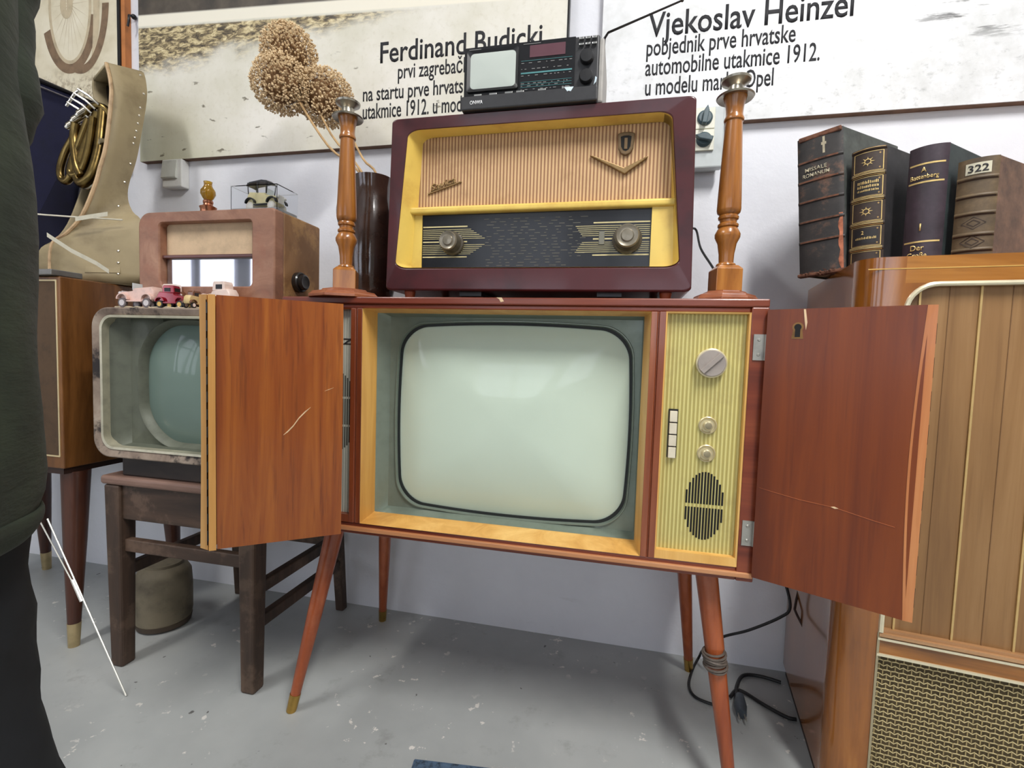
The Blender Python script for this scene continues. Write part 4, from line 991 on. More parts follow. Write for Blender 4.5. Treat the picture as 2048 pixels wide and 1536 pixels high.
build('front_slide', MB().tube([(-1.690, 1.20, 1.50), (-1.716, 1.195, 1.455), (-1.728, 1.19, 1.405), (-1.722, 1.19, 1.375), (-1.702, 1.19, 1.368), (-1.688, 1.192, 1.39), (-1.684, 1.196, 1.44)], .0105, 12, smooth=6), OB, HN, smooth=True)
build('side_crook', MB().tube([(-1.675, 1.2, 1.545), (-1.683, 1.2, 1.50), (-1.667, 1.195, 1.42), (-1.643, 1.19, 1.38)], .013, 12, smooth=6), OB, HN, smooth=True)
build('top_crook', MB().tube([(-1.655, 1.21, 1.575), (-1.63, 1.215, 1.602), (-1.595, 1.225, 1.598), (-1.578, 1.235, 1.56), (-1.585, 1.235, 1.50)], .010, 12, smooth=6), OB, HN, smooth=True)
build('lower_bow', MB().tube([(-1.675, 1.2, 1.372), (-1.655, 1.205, 1.352), (-1.63, 1.205, 1.352), (-1.61, 1.21, 1.378)], .006, 10, smooth=5), OBS, HN, smooth=True)
for k in range(3):
    c = Vector((-1.690+.017*k, 1.2+.003*k, 1.545+.018*k))
    v = MB().tube([c-Vector((.4, .3, .5)).normalized()*.014, c+Vector((.4, .3, .5)).normalized()*.02], .0115, 14); vv = build('rotary_valve', v, OBS, HN, smooth=True)
    build('valve_cap', MB().ball(c-Vector((.4, .3, .5)).normalized()*.017, .0085, 2), plain('bright_nickel', (220, 216, 204), .15, 1, .05, 30), vv, smooth=True)
for k in range(4):
    p = Vector((-1.664+.014*k, 1.2, 1.588+.012*k)); build('lever', MB().tube([p+Vector((-.03, -.01, .018)), p, p+Vector((.022, .012, -.022))], .0036, 8), plain('bright_nickel', (0, 0, 0)), HN, smooth=True)
build('lever_bar', MB().tube([(-1.705, 1.195, 1.598), (-1.672, 1.195, 1.632), (-1.650, 1.197, 1.645)], .004, 8), plain('bright_nickel', (0, 0, 0)), HN, smooth=True)

NB = thing('velvet_lined_lid', (-1.86, 1.28, 1.044), 'navy blue velvet lined lid with dark and silvery frame behind the brass horn', 'case lid')
Q_ = [Vector(p) for p in ((-1.862, 1.12, 1.046), (-1.905, 1.33, 1.046), (-1.836, 1.378, 1.708), (-1.905, 1.14, 1.716))]
def quad_slab(q, t):
    nn = (q[1]-q[0]).cross(q[3]-q[0]).normalized(); v = list(q)+[p+nn*t for p in q]
    return MB().faces(v, [[0, 1, 2, 3], [7, 6, 5, 4], [0, 1, 5, 4], [1, 2, 6, 5], [2, 3, 7, 6], [3, 0, 4, 7]])
NAVY = plain('navy_velvet', (14, 16, 52), .9, 0, .15, 18, Sheen_Weight=.15)
build('velvet_panel', quad_slab(Q_, -.012), NAVY, NB)
def bl2(u, v): return Q_[0].lerp(Q_[1], u).lerp(Q_[3].lerp(Q_[2], u), v)
FRM = plain('dark_frame', (30, 28, 30), .3, .2, .1, 30); SIL = plain('silver_frame_line', (156, 152, 158), .3, .7, .1, 30)
build('frame', MB().tube([bl2(1, 0), bl2(1, 1), bl2(0, 1)], .012, 8), FRM, NB)
build('frame_line', MB().tube([bl2(.93, .0)+Vector((.012, 0, 0)), bl2(.93, .965)+Vector((.012, 0, 0)), bl2(.0, .965)+Vector((.012, 0, 0))], .0045, 8), SIL, NB)

# ------------------------------------------------------------------ thin metal rods leaning on the floor at the left
RD = thing('metal_rod', (-1.15, .91, 0), 'thin silvery metal rod pair slanting from the floor up to the green jacket', 'rod')
SILV = plain('bright_wire', (226, 224, 214), .3, .6, .05, 30)
e0, e1 = Vector((-1.15, .91, .002)), Vector((-1.450, .95, .402))
build('rod', MB().tube([e0, e0.lerp(e1, .5), e1], .0022, 8), SILV, RD, smooth=True)
build('second_rod', MB().tube([e0.lerp(e1, .60)+Vector((-.006, -.002, 0)), Vector((-1.476, .95, .392))], .0018, 8), SILV, RD, smooth=True)
build('joint_sleeve', MB().tube([e0.lerp(e1, .52)+Vector((-.003, -.003, 0)), e0.lerp(e1, .64)+Vector((-.003, -.003, 0))], .0042, 8), SILV, RD, smooth=True)

# ------------------------------------------------------------------ tall radiogram cabinet at the right
GR = thing('radiogram_cabinet', (.430, 1.018, 0), 'tall glossy walnut radiogram with ribbed shutter and woven speaker grille at the right', 'cabinet', -math.radians(8.0))
GW, GD = .98, .433
GLW = wood('glossy_walnut', [(98, 52, 16), (150, 90, 32), (182, 120, 52)], (13, 13, 1.6), rough=.16, coat=.8, dist=1.4)
GLH = wood('glossy_walnut_level', [(98, 56, 16), (156, 98, 36), (184, 124, 56)], (1.6, 13, 13), rough=.16, coat=.8, dist=1.4)
r_ = .042
def arc(cx_, cy_, r, a0, a1, n=8): return [(cx_+r*math.cos(a0+(a1-a0)*i/n), cy_+r*math.sin(a0+(a1-a0)*i/n)) for i in range(n+1)]
plan = arc(r_, r_, r_, PI, 1.5*PI)+[(.070, 0), (.070, .024), (GW-.070, .024), (GW-.070, 0)]+arc(GW-r_, r_, r_, 1.5*PI, 2*PI)+[(GW, GD), (0, GD)]
build('carcass', MB().prism(plan, 2, .03, 1.0715), GLW, GR, world=False, smooth=True)
build('plinth', MB().prism([(x*.985+.007, y*.97+.01) for x, y in plan], 2, 0, .03), plain('dark_plinth', (44, 28, 20), .5), GR, world=False)
build('top_rail', MB().box(.070, GW-.070, 0, .024, 1.024, 1.0715), GLH, GR, world=False)
build('middle_rail', MB().box(.070, GW-.070, .001, .024, .331, .368), GLH, GR, world=False)
build('bottom_rail', MB().box(.070, GW-.070, .001, .024, .03, .070), GLH, GR, world=False)
cor = [(.070, 1.024), (.070, .972)]+[(.070+.048-.048*math.cos(t), .976+.048*math.sin(t)) for t in [PI/2*i/8 for i in range(1, 9)]]
build('corner_block', MB().prism(cor, 1, 0, .022), GLW, GR, world=False)
IVG = plain('ivory_gilt_moulding', (232, 222, 190), .25, .35, .04, 30, coat=.4)
mp_ = [(.0745, .0, .374)]+[(.0745, .0, .60), (.0745, 0, .80), (.0745, 0, .972)]+[(.0745+.0455-.0455*math.cos(t), 0, .976+.0455*math.sin(t)) for t in [PI/2*i/8 for i in range(1, 9)]]+[(.3, 0, 1.0215), (.6, 0, 1.0215), (GW-.075, 0, 1.0215)]
build('opening_moulding', MB().tube(mp_, .0045, 8), IVG, GR, world=False, smooth=True)
build('inlay_line', MB().box(.012, GW-.02, -.0006, .001, 1.0488, 1.0508), plain('gold_inlay', (222, 176, 96), .35, .4), GR, world=False)
for z in (.3305, .3615): build('gilt_strip', MB().box(.070, GW-.070, -.003, .003, z-.0022, z+.0022), IVG, GR, world=False)
build('shutter_sill', MB().box(.0715, GW-.0715, -.004, .02, .3665, .3725), wood('pale_sill', [(140, 98, 60), (178, 134, 92), (200, 160, 118)], (1.6, 16, 16)), GR, world=False)
build('shutter_sill', MB().box(.0715, GW-.0715, .002, .02, .3725, .3785), wood('pale_sill', [(0, 0, 0)]), GR, world=False)
TAM = wood('shutter_slats', [(112, 78, 46), (146, 108, 66), (166, 128, 84)], (26, 26, 1.0), rough=.45, coat=.12, dist=.7)
tam = build('shutter', MB().box(.0715, GW-.0715, .012, .022, .3785, 1.022), TAM, GR, world=False)
tpl = []
for i, x in enumerate([.0965, .1835, .2705, .3575, .4445, .5315, .6185, .7055, .7925, .8795]):
    build('gilt_strip', MB().box(x-.0016, x+.0016, .0085, .0135, .3785, 1.018), plain('soft_gold', (214, 182, 122), .35, .4, .06, 40), tam, world=False)
    x2 = x+.0435
    build('slat_groove', MB().box(x2-.0006, x2+.0006, .0112, .0125, .3785, 1.02), plain('groove_brown', (122, 88, 54), .7), tam, world=False)
gtrim = build('grille_edge', MB().box(.0695, .0735, -.002, .02, .070, .374), plain('grey_gilt_edge', (176, 164, 134), .35, .5, .06, 40), GR, world=False)
gb = build('grille_back', MB().box(.072, GW-.072, .016, .022, .070, .3305), plain('grille_shade', (92, 78, 52), .8, 0, .15, 60), GR, world=False)
wv = MB(); rnd = random.Random(9)
nr = 28; pz = (.328-.07)/nr; px_ = .0127
for i in range(nr):
    z = .328-pz*(i+.5); x = .074; vs = []; fs = []; n = int((GW-.148)/px_*2)
    for j in range(n+1):
        xx = .074+j*px_/2; up_ = .0012*(1 if (j % 2) else -1); dp = .0115+(.002 if (j+i) % 2 else -.0005)
        vs += [(xx, dp, z+up_-.0011), (xx, dp, z+up_+.0011)]
        if j: fs.append([2*j-2, 2*j, 2*j+1, 2*j-1])
    wv.faces(vs, fs)
build('woven_threads', wv, plain('grille_gold_thread', (218, 200, 148), .45, .15, .12, 90), gb, world=False)
wv = MB()
for i in range(nr):
    z = .328-pz*(i+.5)
    for j in range(int((GW-.148)/px_)):
        xx = .074+(j+(.5 if i % 2 else 0))*px_
        wv.faces([(xx-.0009, .0125, z), (xx+.0009, .0125, z), (xx+.0009, .0125, z+pz), (xx-.0009, .0125, z+pz)], [[0, 1, 2, 3]])
o_ = build('cross_threads', wv, plain('grille_dim_thread', (172, 152, 106), .5, .1, .15, 90), gb, world=False); o_['kind'] = 'stuff'
bpy.data.objects['woven_threads']['kind'] = 'stuff'

# ------------------------------------------------------------------ four old books
GT = plain('book_gilt', (226, 196, 128), .38, .45, .12, 90); GTD = plain('dull_book_gilt', (168, 138, 88), .5, .3, .2, 90)
PAGE = plain('aged_pages', (196, 178, 144), .85, 0, .12, 120)
def book(loc, w, h, d, bulge, mats, label, yaw, lean=0, shear=.29, bands=(), flat=False):
    t = bpy.data.objects.new('book', None); COL.objects.link(t); t.location = loc; t.rotation_euler = (0, lean, -yaw); t.empty_display_size = .05
    WM[t.name] = Matrix.Translation(loc) @ t.rotation_euler.to_matrix().to_4x4(); tag(t, label, 'book', 'old books on the radiogram')
    n = 16; sx = lambda x, y: x+y*shear
    def front(u, z, out=0):
        a = math.sin(PI*u)**(.8 if not flat else .5); k = 0
        for (zb, hb, ob) in bands:
            if abs(z-zb) < hb: k = max(k, ob*math.cos(PI/2*(z-zb)/hb)**.5)
        y = -bulge*a-k-out
        return Vector((u*w, y, z))
    zs = sorted(set([0, h]+[h*i/24 for i in range(25)]+[zb+s*hb*q for zb, hb, ob in bands for s in (-1, 1) for q in (1, .999, .6, .01)]))
    zs = [z for z in zs if 0 <= z <= h]
    sp = MB(); rows_ = [[front(i/n, z) for i in range(n+1)] for z in zs]
    back = [[Vector((i/n*w, .003, z)) for i in range(n, -1, -1)] for z in zs]
    sp.loft([a+b for a, b in zip(rows_, back)])
    spn = build('spine', sp, mats[0], t, world=False, smooth=True)
    for x0_, x1_ in ((0, .004), (w-.004, w)):
        cv_ = MB().loft([[Vector((x0_, .001, z)), Vector((x1_, .001, z)), Vector((sx(x1_, d), d, z)), Vector((sx(x0_, d), d, z))] for z in (0, h)])
        build('cover', cv_, mats[1], t, world=False, bevel=.0012)
    pg = MB().loft([[Vector((.004, .004, z)), Vector((w-.004, .004, z)), Vector((sx(w-.004, d-.006), d-.006, z)), Vector((sx(.004, d-.006), d-.006, z))] for z in (.004, h-.005)])
    build('page_block', pg, PAGE, t, world=False)
    return t, spn, front
def sp_line(spn, front, z, th, u0, u1, mat, name='gilt_band', out=.0006):
    n = 14; vs = []; fs = []
    for i in range(n+1):
        u = u0+(u1-u0)*i/n
        vs += [front(u, z-th/2, out), front(u, z+th/2, out)]
        if i: fs.append([2*i-2, 2*i, 2*i+1, 2*i-1])
    return build(name, MB().faces(vs, fs), mat, spn, world=False)
def sp_text(spn, front, w, txt, z, hh, ww, mat, u=.5, name='spine_letters'):
    mb = text_mb(txt, ww, hh, None, None, offset=.012, align='CENTER', depth=.0003)
    for v in mb.bm.verts:
        uu = u+v.co.x/w; p = front(min(.98, max(.02, uu)), z+v.co.y, .0016+v.co.z); v.co = Vector((uu*w, p.y, p.z))
    return build(name, mb, mat, spn, world=False)
def sp_poly(spn, front, w, pts2, mat, name, out=.0006):
    vs = [front(u, z, out) for u, z in pts2]; return build(name, MB().faces(vs, [list(range(len(vs)))]), mat, spn, world=False)
ZC = 1.0722; YW = math.radians(34.4)
def leather(name, c, wearc, amt=.7, sc=9, rough=.55):
    mt, nt, b = newmat(name); v = coords(nt); f = noise_fac(nt, v, 24, 6, .65)
    base = ramp(nt, f, [(.3, tuple(x*.7 for x in c)), (.55, c), (.75, tuple(min(255, x*1.25) for x in c))])
    w_ = ramp_val(nt, noise_fac(nt, v, sc, 8, .72), .53, .66)
    nt.links.new(mixc(nt, mth(nt, 'MULTIPLY', w_, amt), base, wearc), b.inputs['Base Color']); b.inputs['Roughness'].default_value = rough
    bump(nt, b, f, .25, .002); return mt
# 1 missal
Bk = [(h_, .004, .0025) for h_ in (.252, .208, .163, .118, .073)]
b1, s1, f1 = book((.396, 1.226, ZC), .088, .309, .21, .006, (leather('black_cracked_leather', (50, 46, 44), (120, 84, 62), .75, 12), leather('grey_green_cloth', (78, 82, 78), (60, 60, 56), .5, 20)), 'tall frayed black book with cross on its spine, leftmost on the radiogram', YW, -.075, .30, Bk, True)
FRAY = plain('frayed_leather', (112, 74, 56), .95, 0, .35, 90, dark=(62, 40, 32))
for zb, _, _ in Bk: sp_line(s1, f1, zb, .0035, .04, .9, FRAY, 'worn_band', .0005)
fr_ = MB(); rnd = random.Random(4)
for k in range(90):
    u = rnd.random(); p = f1(u, .001, 0)+Vector((0, rnd.uniform(-.004, .006), rnd.uniform(-.002, .004)))
    q = p+Vector((rnd.uniform(-.008, .008), rnd.uniform(-.012, .004), rnd.uniform(-.008, .003))); d_ = Vector((.0012, .0005, .001))
    fr_.faces([p-d_, p+d_, q], [[0, 1, 2]])
build('frayed_edge', fr_, FRAY, s1, world=False)
build('tail_band', MB().box(-.003, .094, -.008, .012, -.004, .003), FRAY, b1, world=False, bevel=.002)
n_ = 12; vs = []; fs = []
for i in range(n_+1):
    z = .004+.12*i/n_; wv_ = .05+.05*abs(math.sin(i*2.3)); vs += [f1(.97, z, .0006), f1(.97-wv_, z, .0006)]
    if i: fs.append([2*i-2, 2*i, 2*i+1, 2*i-1])
build('worn_edge', MB().faces(vs, fs), plain('raw_orange_leather', (176, 108, 80), .9, 0, .25, 70), s1, world=False)
build('head_cap', MB().box(.004, .086, -.007, .006, .300, .3105), FRAY, b1, world=False, bevel=.002)
SGT = plain('pale_old_gilt', (176, 166, 140), .5, .2, .1, 80)
for (u0, u1, z0, z1) in ((.575, .625, .262, .298), (.545, .655, .280, .286)): sp_poly(s1, f1, .088, [(u0, z0), (u1, z0), (u1, z1), (u0, z1)], SGT, 'cross_mark')
sp_text(s1, f1, .088, 'MISSALE', .229, .0085, .042, SGT, .42); sp_text(s1, f1, .088, 'ROMANUM', .2165, .0085, .052, SGT, .42)
# 2 gilt tooled
s_ = .0924; P2 = (.396+.825*s_, 1.226-.565*s_, ZC)
Bk = [(z, .0042, .003) for z in (.196, .145, .094, .043, .247)]
b2, s2_, f2 = book(P2, .060, .250, .19, .011, (leather('dark_brown_calf', (56, 42, 34), (74, 56, 42), .5, 14), leather('black_marbled', (44, 42, 44), (62, 56, 52), .4, 24)), 'dark book with gilt sun ornaments and framed panels on its ribbed spine', YW, -.03, .30, Bk)
for z in (.196, .145, .094, .043):
    for dz in (-.0032, 0, .0032): sp_line(s2_, f2, z+dz, .0012, .05, .97, GT)
sp_line(s2_, f2, .2475, .0015, .05, .97, GTD)
for z0, z1 in ((.202, .241), (.151, .190), (.100, .139), (.049, .088), (.004, .037)):
    for z in (z0, z1): sp_line(s2_, f2, z, .0009, .10, .92, GT)
    for u in (.10, .92): sp_poly(s2_, f2, .06, [(u-.012, z0), (u+.012, z0), (u+.012, z1), (u-.012, z1)], GT, 'gilt_edge')
    for u, z in ((.83, z1-.005), (.83, z0+.005)): sp_poly(s2_, f2, .06, [(u-.03, z), (u, z-.002), (u+.03, z), (u, z+.002)], GTD, 'gilt_corner')
BLB = plain('black_title_label', (30, 26, 28), .5, 0, .1, 60)
for z0, z1 in ((.155, .186), (.053, .084)): sp_line(s2_, f2, (z0+z1)/2, z1-z0, .17, .86, BLB, 'title_label', .0004)
def sun(z):
    mb = MB()
    for k in range(8):
        a = 2*PI*k/8; da = .16
        pts2 = [(.5+math.cos(a-da)*.115, z+math.sin(a-da)*.0055), (.5+math.cos(a)*.20, z+math.sin(a)*.0098), (.5+math.cos(a+da)*.115, z+math.sin(a+da)*.0055)]
        mb.faces([f2(u, q, .0008) for u, q in pts2], [[0, 1, 2]])
        b_ = 2*PI*(k+1)/8
        mb.faces([f2(.5+math.cos(t)*r*18, z+math.sin(t)*r, .0008) for t, r in ((a, .0044), (b_, .0044), (b_, .0060), (a, .0060))], [[0, 1, 2, 3]])
    build('gilt_sun', mb, GT, s2_, world=False)
sun(.2215); sun(.1195)
rnd = random.Random(11)
for z, h_ in ((.1765, .0068), (.1685, .0060), (.161, .0045), (.0625, .0050)):
    mb = MB(); u = .22
    while u < .80:
        w_ = rnd.uniform(.02, .05); hh = h_*rnd.uniform(.6, 1)
        mb.faces([f2(u, z, .0011), f2(u+w_*.6, z, .0011), f2(u+w_*.6, z+hh, .0011), f2(u, z+hh, .0011)], [[0, 1, 2, 3]]); u += w_*1.15
    build('worn_title', mb, GT, s2_, world=False)
sp_text(s2_, f2, .06, '2', .0725, .007, None, GT, .42)
# 3 dictionary
s_ = .182; P3_ = (.396+.825*s_, 1.226-.565*s_, ZC)
b3, s3, f3 = book(P3_, .060, .228, .18, .012, (leather('aubergine_cloth', (58, 46, 54), (70, 58, 64), .3, 10, .42), leather('bottle_green_boards', (48, 58, 58), (40, 48, 48), .4, 20)), 'dark purple dictionary volume with gold lines lettered A to Battenberg', YW, 0, .30)
for z in (.194, .159, .045): sp_line(s3, f3, z, .0032, .04, .93, GT)
sp_text(s3, f3, .06, 'A', .178, .0095, .0085, GT, .42); sp_text(s3, f3, .06, 'Battenberg', .1655, .0085, .043, GT, .44)
sp_text(s3, f3, .06, '1', .066, .0135, None, GT, .44); sp_text(s3, f3, .06, 'Der', .028, .0105, .021, GT, .40); sp_text(s3, f3, .06, 'Große', .0135, .0105, .031, GT, .40)
# 4 brown vellum
s_ = .2555; P4 = (.396+.825*s_, 1.226-.565*s_, ZC)
Bk = [(z, .004, .003) for z in (.150, .118, .086, .048, .020)]
b4, s4, f4 = book(P4, .056, .186, .17, .009, (leather('olive_brown_calf', (98, 80, 56), (70, 54, 40), .55, 9), leather('mottled_brown_boards', (112, 84, 66), (68, 46, 38), .8, 15)), 'mottled brown old book with number label 322, rightmost on the radiogram', YW, 0, .36, Bk)
for z, _, _ in Bk: sp_line(s4, f4, z-.003, .0025, .03, .97, plain('dark_band_leather', (56, 40, 34), .6, 0, .15, 60), 'raised_band', .0004)
sp_line(s4, f4, .167, .020, .2, .82, plain('paper_label', (206, 200, 176), .8, 0, .06, 60), 'paper_label', .0008)
sp_text(s4, f4, .056, '322', .1605, .0125, .028, INK, .51)
for z in (.068, .034):
    for k in (1, .55):
        mb = MB(); P = [(.5+.3*k, z), (.5, z+.011*k), (.5-.3*k, z), (.5, z-.011*k)]
        for i in range(4):
            a, b_ = P[i], P[(i+1) % 4]; mb.faces([f4(a[0], a[1]-.0007, .0008), f4(b_[0], b_[1]-.0007, .0008), f4(b_[0], b_[1]+.0007, .0008), f4(a[0], a[1]+.0007, .0008)], [[0, 1, 2, 3]])
        build('diamond_tooling', mb, plain('dark_tooling', (54, 40, 32), .7), s4, world=False)

# ------------------------------------------------------------------ switches, cables, mat
SWW = plain('white_switch_plastic', (232, 232, 228), .35, 0, .04, 30)
LS = thing('light_switch', (-1.561, 1.4545, 1.47), 'white surface wall switch under the road poster left of the jug', 'switch')
build('box', MB().box(-1.603, -1.519, 1.422, 1.4545, 1.424, 1.520), SWW, LS, bevel=.004)
build('rocker', MB().prism([(1.4225, 1.452), (1.4145, 1.452), (1.412, 1.456), (1.4195, 1.516), (1.4225, 1.516)][::-1], 0, -1.598, -1.536), plain('worn_white_rocker', (206, 208, 200), .35, 0, .1, 14), LS, bevel=.0015)
GS = thing('rotary_switch_box', (.19, 1.4545, 1.47), 'grey wall box with two dark rotary switches between radio and right candlestick', 'switch')
build('box', MB().box(.105, .2475, 1.402, 1.4290, 1.392, 1.552), plain('pale_grey_enamel', (190, 196, 196), .4, 0, .05, 20), GS, bevel=.004)
build('mounting_block', MB().box(.115, .2375, 1.4290, 1.4545, 1.398, 1.5215), plain('pale_grey_enamel', (0, 0, 0)), GS)
for z in (1.4625, 1.519):
    pl_ = build('switch_plate', MB().box(.150, .222, 1.395, 1.4025, z-.0275, z+.0275), plain('cream_switch_plate', (232, 230, 212), .4, 0, .05, 30), GS, bevel=.0015)
    k = MB().lathe([(.0195, 0), (.0195, .004), (.015, .008)], seg=28, M=knobM(.196, 1.3955, z)); kd = build('rotary_knob', k, plain('slate_knob', (70, 88, 94), .35, 0, .1, 30), pl_, smooth=True)
    kM = knobM(.196, 1.3955, z) @ Matrix.Rotation(math.radians(-8 if z > 1.5 else 75), 4, 'Z')
    build('knob_grip', MB().prism([(-.006, -.021), (.006, -.021), (.0065, .012), (0, .026), (-.0065, .012)], 2, .004, .022, kM), plain('slate_knob', (0, 0, 0)), kd, bevel=.002)
CAB = plain('black_cable', (20, 19, 20), .5, 0, .1, 60); BCAB = plain('brown_cable', (58, 40, 34), .5, 0, .1, 60)
tag(build('power_cable', MB().tube([(.36, 1.38, .50), (.428, 1.345, .36), (.441, 1.32, .312), (.448, 1.30, .261), (.427, 1.30, .232), (.359, 1.31, .182), (.300, 1.34, .135), (.27, 1.40, .06), (.265, 1.43, .02), (.241, 1.385, .006), (.222, 1.316, .005), (.232, 1.272, .005), (.275, 1.255, .005), (.30, 1.262, .005)], .0036, 8, smooth=6), CAB, smooth=True), 'black power cable hanging from the console and looping on the floor behind its right leg', 'cable')
tag(build('power_cable', MB().tube([(.50, 1.40, .36), (.490, 1.36, .32), (.465, 1.315, .262), (.462, 1.30, .25), (.468, 1.25, .228), (.462, 1.20, .205), (.452, 1.14, .186)], .003, 8, smooth=6), BCAB, smooth=True), 'thin brown cable beside the glossy side of the radiogram', 'cable')
tag(build('extension_lead', MB().tube([(.33, 1.27, .012), (.345, 1.335, .008), (.375, 1.395, .006), (.42, 1.405, .006), (.470, 1.392, .006)], .0046, 8, smooth=6), CAB, smooth=True), 'black lead on the floor curving toward the wall behind the right leg', 'cable')
tag(build('extension_lead', MB().tube([(.32, 1.29, .010), (.350, 1.325, .008), (.40, 1.285, .006), (.44, 1.255, .006), (.462, 1.252, .006)], .0046, 8, smooth=6), CAB, smooth=True), 'black lead on the floor running from the console leg to the radiogram foot', 'cable')
PG = thing('power_plug', (.335, 1.245, 0), 'grey black plug lying on the floor behind the right console leg', 'plug')
build('body', MB().tube([(.342, 1.29, .016), (.334, 1.25, .016), (.331, 1.225, .014)], [.010, .0155, .012], 12), plain('grey_plug', (66, 74, 82), .35, 0, .1, 40), PG, smooth=True)
for dx in (-.007, .007): build('pin', MB().tube([(.331+dx, 1.226, .014), (.330+dx, 1.205, .013)], .0022, 8), STEEL, PG)
tag(build('radio_lead', MB().tube([(.11, 1.268, 1.16), (.14, 1.32, 1.19), (.185, 1.39, 1.228), (.20, 1.37, 1.17), (.225, 1.30, 1.10), (.245, 1.22, 1.02), (.24, 1.18, .992)], .003, 8, smooth=6), CAB, smooth=True), 'black lead hanging behind the maroon radio beside the right candlestick', 'cable')
tag(build('floor_mat', MB().prism([(-.384, .890), (-.387, .909), (-.386, .912), (-.294, .923), (-.10, .945), (-.02, .60), (-.33, .56)][::-1], 2, .0005, .006), plain('blue_grey_carpet', (72, 92, 114), .95, 0, .3, 90, dark=(30, 36, 44), bmp=.4, bscale=300)), 'corner of a blue grey carpet mat on the floor in front of the console', 'mat')

# ------------------------------------------------------------------ the person standing at the left
PS = thing('person', (-.797, .251, 0), 'person in dark green jacket and black trousers standing at the left edge', 'person')
OLV = newmat('dark_green_jacket_cloth'); ob = OLV[2]; nt = OLV[1]
cfo = ramp(nt, noise_fac(nt, coords(nt), 9, 5, .6), [(.3, (22, 31, 21)), (.5, (31, 41, 28)), (.7, (42, 52, 36))])
nt.links.new(cfo, ob.inputs['Base Color']); ob.inputs['Roughness'].default_value = .75; ob.inputs['Sheen Weight'].default_value = .03
bump(nt, ob, noise_fac(nt, coords(nt, (1, 1, 3)), 16, 4), .35, .01)
BLK = plain('black_trouser_cloth', (20, 22, 26), .85, 0, .2, 12, bmp=.25, bscale=14)
SKIN = plain('skin', (206, 160, 136), .5, 0, .06, 30, Subsurface_Weight=.1)
HAIR = plain('dark_hair', (48, 36, 28), .6, 0, .25, 90)
def oval(cx_, cy_, z, a, b_, n=28, fold=0, ph=0, p=2.15):
    r = []
    for i in range(n):
        t = 2*PI*i/n; c, s = math.cos(t), math.sin(t)
        k = 1+fold*math.sin(5*t+ph)+fold*.6*math.sin(9*t-2*ph)
        r.append(Vector((cx_+a*k*math.copysign(abs(c)**(2/p), c), cy_+b_*k*math.copysign(abs(s)**(2/p), s), z)))
    return r
# body: one continuous skinned figure (head, neck, trunk, arms, legs) under the clothes
def skin(name, vs, es, radii, mat, parent, sub=2):
    me = bpy.data.meshes.new(name); W0 = WM[parent.name].inverted()
    me.from_pydata([W0 @ Vector(v) for v in vs], es, []); me.materials.append(mat)
    o = bpy.data.objects.new(name, me); COL.objects.link(o); o.parent = parent; WM[o.name] = WM[parent.name]
    sk = o.modifiers.new('skin', 'SKIN'); me.skin_vertices or None
    for i, r in enumerate(radii):
        me.skin_vertices[0].data[i].radius = r if isinstance(r, tuple) else (r, r)
    me.skin_vertices[0].data[0].use_root = True
    s_ = o.modifiers.new('subdivision', 'SUBSURF'); s_.levels = sub; s_.render_levels = sub
    for p in me.polygons: p.use_smooth = True
    sk.use_smooth_shade = True
    return o
pcx, pcy = -.797, .251
vs = [(pcx, pcy, .94), (pcx, pcy, 1.10), (pcx, pcy-.01, 1.30), (pcx, pcy-.005, 1.44), (pcx, pcy+.01, 1.53), (pcx, pcy+.02, 1.60),
      (pcx+.13, pcy-.01, 1.42), (pcx+.178, pcy-.03, 1.16), (pcx+.142, pcy+.10, .93), (pcx-.13, pcy-.01, 1.42), (pcx-.178, pcy-.03, 1.16), (pcx-.142, pcy+.10, .93),
      (pcx+.10, pcy, .88), (pcx+.125, pcy+.03, .50), (pcx+.18, pcy+.0, .09), (pcx-.10, pcy, .88), (pcx-.11, pcy-.02, .49), (pcx-.12, pcy-.06, .09)]
es = [(0, 1), (1, 2), (2, 3), (3, 4), (4, 5), (3, 6), (6, 7), (7, 8), (3, 9), (9, 10), (10, 11), (0, 12), (12, 13), (13, 14), (0, 15), (15, 16), (16, 17)]
rd = [(.13, .10), (.12, .09), (.14, .10), (.10, .08), .052, .050, .055, .042, .030, .055, .042, .030, .085, .055, .038, .085, .055, .038]
skin('body', vs, es, rd, SKIN, PS)
# jacket trunk
rings = []
J = [(.628, .202, .162, .02), (.634, .212, .168, .025), (.66, .226, .176, .03), (.70, .228, .180, .035), (.78, .230, .180, .03), (.88, .232, .178, .02), (1.00, .234, .170, .02), (1.08, .236, .162, .025), (1.18, .226, .152, .018), (1.30, .228, .150, .012), (1.38, .222, .140, .01), (1.44, .19, .12, .008), (1.49, .11, .085, 0), (1.53, .075, .070, 0)]
for k, (z, a, b_, f) in enumerate(J): rings.append(oval(pcx, pcy, z, a, b_, 48, f, z*23))
jk = MB().loft(rings[::1], cap=False)
jo = build('jacket', jk, OLV[0], PS, smooth='all', sub=1, solid=.008)
hem = MB().loft([oval(pcx, pcy, z, a, b_, 48, f, .66*23) for z, a, b_, f in ((.664, .230, .180, .03), (.655, .232, .182, .03), (.640, .227, .178, .03), (.626, .215, .169, .025))], cap=False)
build('jacket_hem', hem, OLV[0], jo, smooth='all', sub=1, solid=.006)
